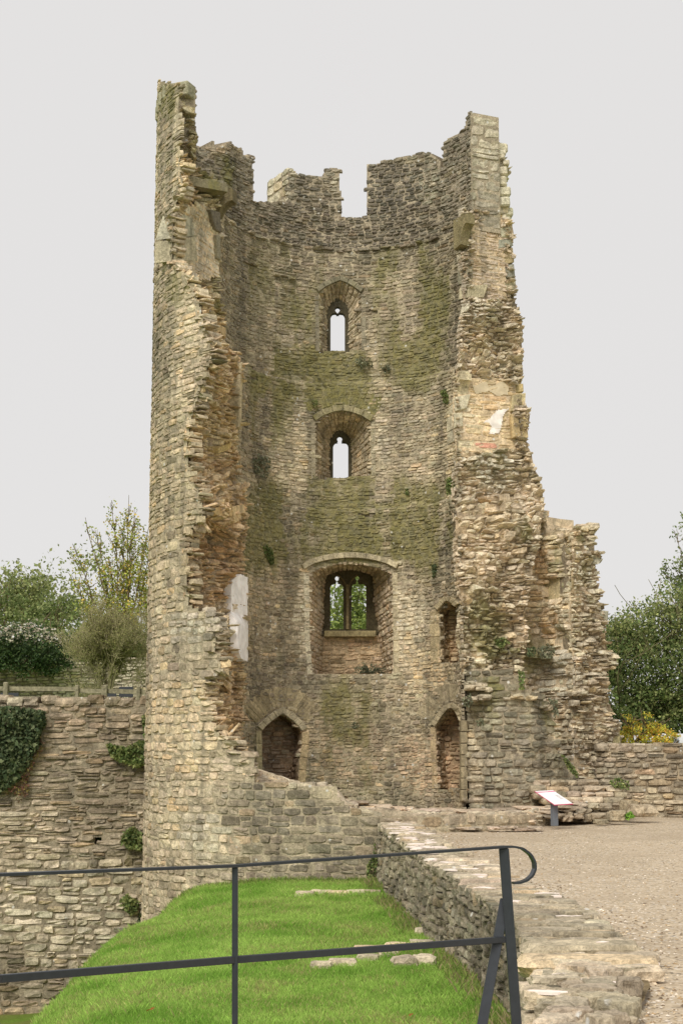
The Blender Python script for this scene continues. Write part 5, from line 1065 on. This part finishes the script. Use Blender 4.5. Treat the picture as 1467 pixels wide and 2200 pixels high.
# ------------------------------------------------------------------ vegetation
def leafcards(mb, P, size, cols, flat=None, up=.0):
    n = len(P); size = np.broadcast_to(size, (n,)); a = rng.normal(0, 1, (n, 3)); a /= np.linalg.norm(a, axis=1)[:, None]
    b = rng.normal(0, 1, (n, 3)); b -= (b * a).sum(1)[:, None] * a; b /= np.linalg.norm(b, axis=1)[:, None]
    s = size[:, None]; V = np.stack([P + a * s, P + b * s * .6, P - a * s, P - b * s * .6], 1); C = np.repeat(np.concatenate([cols, np.zeros((n, 1))], 1), 4, 0)
    mb.add(V.reshape(-1, 3), np.arange(4 * n).reshape(n, 4), C)
def branch(mb, p, d, ln, r, depth, tips, col, spread=.5, k=3, up=.1, kink=.12, taper=.65, minr=.004):
    n = 5; pts = [np.array(p, float)]; d = np.array(d, float)
    for i in range(n): d = d + rng.normal(0, kink, 3) + [0, 0, up * .3]; d /= np.linalg.norm(d); pts.append(pts[-1] + d * ln / n)
    mb.tube(pts, np.linspace(r, max(r * taper, minr), n + 1), col, 5 if depth > 1 else 4)
    if depth <= 1: tips += pts[2:]
    if depth <= 0: return
    for j in range(k):
        t = rng.integers(2, n + 1) if j else n; dd = d + rng.normal(0, spread, 3) + [0, 0, up]; dd /= np.linalg.norm(dd)
        branch(mb, pts[t], dd, ln * rng.uniform(.55, .85), max(r * taper * rng.uniform(.6, .9), minr), depth - 1, tips, col, spread, k, up, kink, taper, minr)
BARKC = (*lin((112, 98, 76)), 0)
def sapling(name, label, cat, base, fan, pal, ls, leafn, seed, group=None):
    """airy multi stemmed tree: each stem (dx, height) rises from the base and carries short twigs"""
    global rng
    keep_, rng = rng, np.random.default_rng(seed); root = empty(name, base); tag(root, label, cat, group); tm = MB(); LP = []
    for dx, hh in fan:
        t = np.linspace(0, 1, 12); dy = rng.uniform(-.7, .7); w1 = rng.normal(0, .06, 12).cumsum() * .5; pts = np.stack([dx * t ** 1.25 + w1 * t, dy * t, hh * t], -1); tm.tube(pts, .038 * (1 - t) + .008, BARKC, 5)
        for _ in range(26):
            k = rng.uniform(.22, .97); p = np.array([np.interp(k, t, pts[:, j]) for j in range(3)]); d = np.array([rng.normal(np.sign(dx) * .2, .6), rng.normal(0, .5), rng.uniform(.35, 1.3)]); d /= np.linalg.norm(d); ln = rng.uniform(.3, 1.15) * (1.15 - k * .75)
            q = np.stack([p + d * ln * a + [0, 0, .12 * a * a] + rng.normal(0, .02, 3) for a in np.linspace(0, 1, 6)]); tm.tube(q, np.linspace(.018, .006, 6), BARKC, 4)
            m = int(leafn * 1.9 * (1.25 - k) * rng.uniform(.2, 1.4)) + 1; LP.append(q[rng.integers(1, 6, m)] + rng.normal(0, .1, (m, 3)) * [1, 1, .9])
    P = np.concatenate(LP); cm = MB(); cl = .75 + .5 * vn(P, 1.5); leafcards(cm, P, rng.uniform(.6, 1.2, len(P)) * ls, mixcols(pal, len(P)) * cl[:, None]); tm.build('trunk', M_BARK, root); cm.build('crown', M_LEAF, root); rng = keep_
    return root
def tree(name, label, cat, base, hgt, lean, depth, k, spread, up, pal, lsize, lper, lrad, group=None, barkc=BARKC, stems=1, r0=.12, trunkfrac=.4, keepf=None):
    global rng; rng = np.random.default_rng(int(abs(base[0]) * 10) + 7); root = empty(name, base); tag(root, label, cat, group); tm = MB(); tips = []
    for s_ in range(stems):
        d = np.array([lean[0] + (rng.normal(0, .35) if stems > 1 else 0), lean[1], 1.0]); d /= np.linalg.norm(d); branch(tm, (0, 0, -.2), d, hgt * trunkfrac, r0, depth, tips, barkc, spread, k, up)
    tm.build('trunk', M_BARK, root); tips = np.array(tips)
    if lper:
        cm = MB(); P = np.repeat(tips, lper, 0) + rng.normal(0, lrad, (len(tips) * lper, 3)); cl = np.repeat(rng.random(len(tips)), lper)
        if keepf is not None: kk = keepf(P + np.array(base)); P, cl = P[kk], cl[kk]
        c = mixcols(pal, len(P)) * (.75 + .5 * cl)[:, None]; leafcards(cm, P, rng.uniform(.6, 1.2, len(P)) * lsize, c); cm.build('crown', M_LEAF, root)
    return root
def bush(name, label, cat, centre, lobes, n, pal, lsize, group=None, twigs=6, tips_pal=None, barkc=BARKC):
    """shrub: lobes = (dx,dy,dz,rx,ry,rz); leaf clumps spread over and through the lobes"""
    root = empty(name, centre); tag(root, label, cat, group); cm = MB(); tm = MB(); vol = np.array([a[3] * a[5] for a in lobes]); vol = vol / vol.sum()
    for l, v in zip(lobes, vol):
        c = np.array(l[:3]); R3 = np.array(l[3:]); nc = max(8, int(n * v / 26)); th = rng.normal(0, 1, (nc, 3)); th /= np.linalg.norm(th, axis=1)[:, None]; th[:, 1] = -np.abs(th[:, 1]) * np.where(rng.random(nc) < .75, 1, -1)
        rad = rng.uniform(.5, 1.0, nc) ** .5 * (1 + .25 * (vn(th * 2 + c, 1.3) - .5) * 2); P = c + th * rad[:, None] * R3
        m = rng.integers(14, 38, nc); cl = np.repeat(rng.uniform(.65, 1.3, nc), m); L_ = np.repeat(P, m, 0) + rng.normal(0, .055 * (R3.mean() + .6), (m.sum(), 3)) * [1.3, 1, .8]
        col = mixcols(pal, len(L_)) * cl[:, None]
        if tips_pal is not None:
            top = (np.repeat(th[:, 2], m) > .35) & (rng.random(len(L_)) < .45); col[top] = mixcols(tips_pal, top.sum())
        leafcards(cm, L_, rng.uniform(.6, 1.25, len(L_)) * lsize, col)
        for t in range(twigs):
            d = rng.normal(0, 1, 3); d[2] = abs(d[2]); d /= np.linalg.norm(d); tp = []; branch(tm, c - [0, 0, R3[2] * .6], d * [1, .6, 1.2], R3[2] * 1.15, .03, 1, tp, barkc, .5, 3)
    for l in lobes[1:]: tm.tube(resamp([np.array(lobes[0][:3]) - [0, 0, lobes[0][5] * .6], np.array(l[:3]) - [0, 0, l[5] * .6]], 4), .03, barkc, 5)
    cm.build('foliage', M_LEAF, root)
    if tm.n: tm.build('branches', M_BARK, root)
    return root
def at(x, y, Y): return ray(x, y, Y)
OAK = [(.07, .12, .02), (.10, .15, .03), (.05, .09, .018), (.14, .17, .05)]
# left autumn tree
PALA = [(.2, .25, .05), (.27, .3, .06), (.16, .22, .05), (.33, .27, .06)]
sapling('autumn_tree', 'tall sparse tree with yellow green autumn leaves, rising left of the tower', 'tree', at(262, 1500, 58), [(-1.75, 5.6), (-1.35, 6.6), (-.95, 6.2), (-.55, 7.3), (-.25, 6.7), (.1, 7.6), (.4, 7.0), (.8, 6.9), (-2.0, 4.6), (-.75, 5.2), (.3, 5.6), (-.1, 5.0), (1.1, 6.0)], PALA, .06, 26, 3)
sapling('autumn_tree', 'thin yellowing tree pressed against the tower edge', 'tree', at(322, 1500, 60), [(-.5, 6.0), (0, 6.6), (.4, 6.2), (-.2, 5.0), (.1, 4.6)], [(.3, .3, .06), (.34, .28, .05), (.2, .25, .05)], .06, 24, 4)
b = at(60, 1480, 70); tree('hedgerow_tree', 'low rounded green tree on the skyline at far left', 'tree', b, 6.2, (0, 0), 4, 3, .75, .1, [(.13, .17, .06), (.17, .2, .08)], .1, 5, .28, None, BARKC, 3, .1, .36)
b = at(-60, 1480, 68); tree('hedgerow_tree', 'green tree cut off by the left picture edge', 'tree', b, 6.5, (0, 0), 4, 3, .75, .1, [(.12, .16, .055), (.16, .19, .07)], .1, 5, .28, None, BARKC, 3, .1, .36)
# bushes at left
bush('skyline_hedge', 'mid green hedge behind the clematis, far left skyline', 'hedge', at(90, 1400, 64), [(-1.7, 0, 1.0, 1.9, 1.2, 1.5), (.6, .3, .8, 1.9, 1.2, 1.3), (2.6, 0, .1, 1.7, 1.2, 1.3), (4.4, 0, -.3, 1.6, 1, 1.3), (-4, 0, .6, 2, 1, 1.4)], 16000, [(.11, .15, .05), (.15, .185, .07), (.08, .12, .04)], .075)
bush('ivy_hedge', 'dark green ivy and shrubs above the rear garden wall, right of the clematis', 'hedge', at(235, 1400, 50), [(-1.3, .5, -.2, 1.3, .8, 1.0), (0, .5, -.3, 1.3, .8, 1.0), (1.2, .4, -.3, 1.1, .8, 1.1), (-2.4, .6, .4, 1.1, .7, .7)], 14000, [(.06, .1, .03), (.09, .13, .045), (.13, .17, .06)], .06)
bush('clematis', 'dark climber with fluffy white seed heads, spilling over the rear wall at far left', 'shrub', at(60, 1395, 45.6), [(-1.2, 0, 0, 1.2, .6, .65), (-.1, 0, .0, 1.1, .65, .7), (.7, 0, -.15, .7, .5, .55), (-2.6, 0, 0, 1.2, .6, .7)], 19000, [(.035, .065, .022), (.055, .09, .03), (.025, .05, .018)], .045, tips_pal=[(.5, .46, .38), (.42, .4, .3), (.3, .32, .2)], twigs=2)
b = at(232, 1503, 42.5); tree('bare_shrub', 'bare twiggy shrub fanning out behind the wooden fence', 'shrub', b, 3.6, (0, 0), 5, 4, .62, .2, [(.2, .21, .08), (.15, .18, .06)], .02, 1, .05, None, (*lin((158, 150, 116)), 0), 7, .05, .27)
# rear wall
bw = MB(); SBW = plansurf([gx(-500, 47), gx(0, 46.6), gx(420, 46.2)], .3, 3.6, (0, 0, 0)); cf_bw = colf([(120, 110, 86), (150, 140, 112), (176, 168, 142)], .15, .04, .05, .08, [(60, 1460, 90, 40, (124, 108, 82), .7)], .12)
wallskin(bw, SBW, (0, SBW.U[-1]), (.4, 3.2), (.07, .12), (.12, .4), lambda u, v, P: v < 3.0 + .08 * np.sin(u * 1.7), cf_bw, (120, 110, 84), .15, thick=.5)
tag(bw.build('garden_wall', M_STONE), 'pale dry stone garden wall behind the wooden fence', 'wall')
# wooden fence
fence = empty('wooden_fence', at(165, 1505, 38)); FL = tuple(-np.array(fence.location)); tag(fence, 'weathered grey post and rail fence above the curtain wall', 'fence')
WC_ = lin((138, 132, 108))
for x, yt, wp in ((-330, 1466, 11), (-160, 1468, 11), (13, 1466, 10), (166, 1472, 8), (225, 1472, 12), (298, 1475, 8)):
    mb = MB(); a = at(x, yt, 38); mb.box(a - [0, 0, .6], (wp / 88, .12, 1.2), (*WC_, .2), None, .3); o = mb.build('post', M_WOOD, fence); o.location = FL
for (p_, q_) in (((-330, 1478), (162, 1481)), ((-330, 1501), (162, 1502)), ((166, 1484), (222, 1486)), ((225, 1485), (296, 1487)), ((298, 1486), (322, 1489))):
    mb = MB(); a, b = at(*p_, 38.06), at(*q_, 38.06); t = b - a; Ln = np.linalg.norm(t); t /= Ln; s = np.cross(t, [0, 0, 1.]); s /= np.linalg.norm(s); mb.box((a + b) / 2, (Ln, .05, .105), (*(WC_ * 1.1), 0), np.array([t, s, np.cross(s, t)]).T, .1); o = mb.build('rail', M_WOOD, fence); o.location = FL
for (x0, x1, y0, y1, lab) in ((2, 40, 1489, 1499, 'low blue grey board behind the fence at the far left'), (230, 250, 1489, 1503, 'dark board behind the fence just right of the mossy post'), (256, 286, 1476, 1498, 'slate grey notice board behind the fence near the tower')):
    a, b = at(x0, y0, 41), at(x1, y1, 41); c = (a + b) / 2; r_o = empty('notice_board', (c[0], 41, .85)); tag(r_o, lab, 'board', 'boards behind the wooden fence'); h_ = c[2] - .85
    mb = MB(); mb.box((0, 0, h_), (abs(b[0] - a[0]), .04, abs(a[2] - b[2])), (*lin((58, 60, 66)), 0), None, .2); mb.build('board', M_PANEL, r_o)
    for s in (-1, 1): mb = MB(); mb.box((s * abs(b[0] - a[0]) * .35, .04, h_ / 2), (.05, .05, h_), (.06, .06, .07, 0)); mb.build('leg', M_PANEL, r_o)
# right trees
GR = [(.085, .13, .04), (.12, .165, .055), (.17, .205, .08), (.06, .095, .03)]
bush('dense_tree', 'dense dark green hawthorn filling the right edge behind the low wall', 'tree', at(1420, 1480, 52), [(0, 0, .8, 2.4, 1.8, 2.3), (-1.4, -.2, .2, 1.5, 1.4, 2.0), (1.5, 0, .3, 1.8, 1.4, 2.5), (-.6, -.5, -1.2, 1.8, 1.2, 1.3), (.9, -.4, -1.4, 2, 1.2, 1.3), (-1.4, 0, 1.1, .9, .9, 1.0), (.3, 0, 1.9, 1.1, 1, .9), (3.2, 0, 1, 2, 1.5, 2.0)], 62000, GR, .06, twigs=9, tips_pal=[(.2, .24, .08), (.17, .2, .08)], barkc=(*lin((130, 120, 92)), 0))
sapling('tall_tree', 'loose light green branch tips reaching in at the upper right edge', 'tree', at(1560, 1560, 54), [(-1.9, 5.6), (-1.6, 6.6), (-1.2, 7.3), (-.8, 6.2), (-.3, 7.0), (.4, 7.4), (1.2, 6.6), (-1.9, 4.6), (-1.4, 5.4)], [(.11, .15, .05), (.14, .18, .07), (.09, .13, .045)], .065, 46, 5)
# tree seen through the lower window
bush('leafy_tree', 'bright green leafy tree seen through the lower two light window', 'tree', at(752, 1400, 56), [(-.9, 0, 1.1, 1.6, 1.4, 1.6), (.9, 0, 1.1, 1.5, 1.4, 1.75), (0, 0, -.4, 2.6, 1.4, 1.8)], 26000, [(.14, .2, .05), (.2, .26, .07), (.1, .15, .04)], .06, twigs=8)
# yellow shrub
bush('yellow_shrub', 'yellow and orange leaved shrub just behind the low wall at right', 'shrub', at(1390, 1590, 39.2), [(-.35, 0, .1, .38, .35, .3), (.3, 0, .08, .45, .35, .25), (-.62, 0, -.1, .3, .3, .3), (-.42, 0, .4, .13, .15, .22), (.06, 0, .42, .12, .15, .3), (.6, 0, -.1, .25, .3, .22), (.25, 0, .25, .18, .2, .15)], 3600, [(.34, .36, .05), (.4, .34, .05), (.24, .31, .05), (.4, .26, .05)], .032, twigs=3)
# parked car behind the wall, only its roof shows
car = empty('parked_car', (at(1396, 1595, 46)[0], 46, -1.3)); tag(car, 'silver white car behind the yellow shrub, only its roof visible', 'car')
def loft(secs, col, mat, name):
    mb = MB(); m = len(secs[0]); V = np.concatenate([np.array(s) for s in secs]); Q = [[i * m + j, i * m + (j + 1) % m, (i + 1) * m + (j + 1) % m, (i + 1) * m + j] for i in range(len(secs) - 1) for j in range(m)]
    T = [[k_ * m, k_ * m + j, k_ * m + j + 1] for k_ in (0, len(secs) - 1) for j in range(1, m - 1)]; mb.add(V, Q, (*col, 0), T); return mb.build(name, mat, car, True)
zt = at(1396, 1577, 46)[2] + 1.3
def sec(x, zb, zt_, hw, r=.12): return [(x, -hw, zb), (x, hw, zb), (x, hw, zt_ - r), (x, hw - r, zt_), (x, -hw + r, zt_), (x, -hw, zt_ - r)]
bz = zt - .62
loft([sec(-2.1, .35, bz - .25, .8), sec(-1.9, .25, bz - .05, .88), sec(-.9, .22, bz, .9), sec(1.2, .22, bz, .9), sec(1.9, .25, bz, .88), sec(2.1, .4, bz - .2, .8)], (.62, .63, .65), M_CAR, 'body')
loft([sec(-1.0, bz - .05, bz, .8, .02), sec(-.45, bz - .05, zt - .04, .72), sec(0, bz - .05, zt, .7), sec(.9, bz - .05, zt - .01, .7), sec(1.45, bz - .05, zt - .1, .7), sec(1.85, bz - .05, bz + .05, .78, .02)], (.66, .67, .69), M_CAR, 'roof')
for x0, x1 in ((-.75, -.05), (.05, .75), (.85, 1.5)):
    mb = MB(); mb.add([(x0, -.82, bz + .04), (x1, -.82, bz + .04), (x1 - .08, -.735, zt - .14), (x0 + (.25 if x0 < -.5 else .05), -.735, zt - .14)], [[0, 1, 2, 3]], (.25, .28, .32, 0)); mb.build('window', M_PANEL, car)
for x0 in (-1.35, 1.3):
    for s in (-1, 1): mb = MB(); mb.tube([(x0, s * .72, .32), (x0, s * .92, .32)], .32, (.02, .02, .02, 0), 18); mb.tube([(x0, s * .9, .32), (x0, s * .925, .32)], .19, (.4, .4, .42, 0), 14); mb.build('wheel', M_CAR, car)
# wall plants
def wallplant(name, label, pts, Yf, n, pal, ls, depthr=.12, group=None, hang=.0, cat='ivy'):
    """leaves hanging on a wall over an area outlined in the photo"""
    P = np.array(pts, float); x0, y0 = P.min(0); x1, y1 = P.max(0); X = rng.uniform(x0, x1, n * 4); Y = rng.uniform(y0, y1, n * 4)
    jx = X + 10 * (vn(np.stack([X, Y, 0 * X], -1), .06) - .5) * min(1, (x1 - x0) / 60); k = inpoly(jx, Y, P); X, Y = X[k][:n], Y[k][:n]
    W = np.array([Yf(x, y) for x, y in zip(X, Y)]); c = W.mean(0); cl = .7 + .6 * vn(W, 4); W[:, 1] -= np.abs(rng.normal(0, depthr, len(W))) * (.4 + vn(W, 3))
    root = empty(name, c); tag(root, label, cat, group); mb = MB(); leafcards(mb, W - c, rng.uniform(.6, 1.3, len(W)) * ls, mixcols(pal, len(W), .22) * cl[:, None]); mb.build('leaves', M_LEAF, root)
    mb = MB()
    i = rng.integers(0, len(W))
    for k_ in range(4): j = rng.integers(0, len(W)); mb.tube(resamp([W[i] - c, (W[i] + W[j]) / 2 - c + [0, .02, 0], W[j] - c], 5), .006, (*BARKC[:3], 0), 4)
    mb.build('stems', M_BARK, root); return root
cwp = lambda x, y: ray(x, y, 35.95); inn = lambda x, y: inner_pt(x, y) - [0, .03, 0]
DK = [(.04, .065, .03), (.06, .09, .04), (.1, .13, .06)]; MG = [(.07, .11, .035), (.10, .145, .045), (.14, .17, .06)]; FERN = [(.11, .13, .08), (.14, .16, .095), (.085, .105, .06)]
wallplant('ivy', 'large dark ivy mat on the curtain wall at the left edge', [(-60, 1520), (40, 1520), (100, 1530), (98, 1560), (85, 1600), (60, 1650), (40, 1680), (20, 1690), (0, 1705), (-60, 1700)], cwp, 6500, DK, .055, .14)
wallplant('ivy', 'red and yellow autumn edge of the ivy on the curtain wall', [(92, 1580), (96, 1600), (70, 1650), (60, 1710), (40, 1725), (30, 1700), (10, 1710), (20, 1690), (55, 1640)], cwp, 420, [(.13, .07, .05), (.16, .15, .05), (.12, .1, .06)], .035, .05)
wallplant('ivy', 'hanging green ivy patch high beside the tower edge', [(228, 1598), (270, 1606), (300, 1592), (322, 1595), (322, 1640), (290, 1650), (270, 1640), (240, 1630)], cwp, 1500, MG, .05, .1)
wallplant('ivy', 'thin strip of ivy in the corner between curtain wall and tower', [(305, 1540), (322, 1530), (322, 1600), (312, 1600)], cwp, 350, MG, .04, .05)
wallplant('wall_shrub', 'light green shrub growing from the curtain wall beside the tower, upper one', [(262, 1808), (270, 1785), (282, 1776), (300, 1786), (318, 1792), (320, 1826), (300, 1826), (275, 1822)], cwp, 1100, MG, .045, .25, None, 0, 'shrub')
wallplant('wall_shrub', 'straggly shrub growing from the curtain wall beside the tower, below the handrail', [(258, 1938), (272, 1918), (285, 1930), (304, 1938), (300, 1955), (282, 1968), (270, 1952)], cwp, 420, MG, .04, .2, None, 0, 'shrub')
wallplant('ivy', 'narrow ivy strip at the tower foot by the grass bank', [(300, 1962), (315, 1960), (314, 1990), (304, 2005), (297, 1990)], cwp, 350, DK, .04, .1)
wallplant('ivy', 'ivy at the foot of the wall corner where the retaining wall meets the tower', [(788, 1860), (797, 1845), (806, 1810), (810, 1850), (806, 1890), (786, 1892)], lambda x, y: ray(x, y, 31.0), 500, MG, .03, .1)
wallplant('ivy', 'small bright ivy tuft on the inner wall above the lower window, left', [(566, 1176), (575, 1172), (586, 1182), (592, 1210), (584, 1216), (574, 1200)], inn, 350, MG, .03, .05)
wallplant('ivy', 'ivy tuft at mid height near the right edge of the inner wall', [(955, 1030), (968, 1026), (976, 1040), (975, 1066), (960, 1066)], inn, 320, MG, .03, .05)
wallplant('ivy', 'ivy tuft on the right of the inner wall, level with the hooded middle window', [(946, 840), (956, 838), (963, 850), (962, 868), (952, 868)], inn, 200, MG, .03, .05)
wallplant('ivy', 'little ivy tuft right of the lower window head', [(927, 1215), (936, 1212), (938, 1230), (930, 1244)], inn, 120, DK, .03, .04)
wallplant('ivy', 'tiny ivy sprig below and right of the middle window', [(869, 1050), (876, 1050), (878, 1064), (871, 1064)], inn, 60, MG, .028, .03)
wallplant('fern', 'grey green fern clump on the inner wall, left of the middle window', [(540, 990), (560, 980), (584, 985), (584, 1010), (572, 1028), (560, 1028), (548, 1010)], inn, 200, FERN, .04, .12, None, 0, 'fern')
wallplant('fern', 'fern clump under the sill of the top window', [(758, 778), (775, 768), (800, 772), (798, 788), (775, 796)], inn, 130, FERN, .035, .1, None, 0, 'fern')
wallplant('fern', 'small fern tuft right of the top window sill', [(818, 790), (836, 786), (838, 800), (822, 806)], inn, 50, FERN, .035, .1, None, 0, 'fern')
def fern(label, x, y, Y, r, n=16):
    p = ray(x, y, Y); root = empty('fern', p); tag(root, label, 'fern'); mb = MB()
    for k_ in range(n):
        a = rng.uniform(-1.4, 1.4); tipv = np.array([math.sin(a) * r, -rng.uniform(.05, .25), math.cos(a) * r * .9]); ln = rng.uniform(.6, 1.1); pts = resamp([np.zeros(3), tipv * .5 * ln + [0, 0, .08 * r], tipv * ln - [0, 0, .15 * r]], 10)
        mb.tube(pts, .004, (.1, .12, .05, 0), 3); P = np.repeat(pts[2:], 5, 0) + rng.normal(0, .018, (40, 3)); leafcards(mb, P, rng.uniform(.014, .028, 40), mixcols(FERN, 40))
    mb.build('fronds', M_LEAF, root)
fern('spreading fern growing on the floor of the lower window recess', 795, 1450, 38.3, .42, 22)
wcp = lambda Yd: (lambda x, y: ray(x, y, Yd))
for (pts, Yd, n, pal, lab) in (([(1008, 1375), (1030, 1368), (1040, 1380), (1030, 1408), (1010, 1410)], 36.2, 260, FERN, 'ferny weeds on the right break, beside the hooded recess'), ([(1060, 1375), (1082, 1370), (1094, 1382), (1080, 1394), (1064, 1390)], 36.2, 300, MG, 'green weeds on the right break, midway to the wall corner'),
                               ([(1152, 1396), (1175, 1384), (1192, 1395), (1188, 1416), (1160, 1416)], 36.6, 380, FERN, 'weed clump on the ledge at the inner corner of the ruined wall'), ([(1112, 1440), (1126, 1445), (1124, 1484), (1114, 1482)], 35.0, 200, MG, 'weeds trailing down the end of the stone shelf'),
                               ([(990, 1500), (1010, 1492), (1018, 1510), (1005, 1520), (992, 1516)], 34.9, 160, FERN, 'fern tuft above the right doorway jamb'), ([(1022, 1548), (1036, 1544), (1040, 1558), (1026, 1562)], 34.85, 90, FERN, 'small fern tuft on the curved footing'),
                               ([(1176, 1500), (1196, 1505), (1200, 1540), (1190, 1545), (1182, 1520)], 35.3, 180, FERN, 'weeds in the cleft behind the curved footing'), ([(1205, 1622), (1218, 1630), (1240, 1665), (1236, 1672), (1220, 1655)], 35.2, 300, MG, 'green plant leaning on the slope right of the curved footing'),
                               ([(1305, 1680), (1325, 1672), (1350, 1680), (1350, 1698), (1320, 1694)], 34.6, 260, MG, 'weeds growing on the top stone step'), ([(1338, 1752), (1352, 1744), (1362, 1756), (1345, 1762)], 33.2, 200, [(.1, .22, .03), (.14, .28, .04)], 'tuft of grass between the boulders'),
                               ([(1130, 1395), (1150, 1390), (1150, 1410), (1132, 1412)], 36.5, 120, DK, 'dark weeds left of the inner corner ledge'), ([(755, 1552), (770, 1552), (770, 1566), (756, 1566)], 37.75, 60, FERN, 'faint fern low on the inner wall between the doorways'), ([(670, 860), (682, 860), (682, 874), (672, 874)], 37.9, 50, MG, 'small plant beside the mossy relieving arch')):
    wallplant('wall_plant', lab, pts, wcp(Yd), n, pal, .03, .1, None, 0, 'plant')
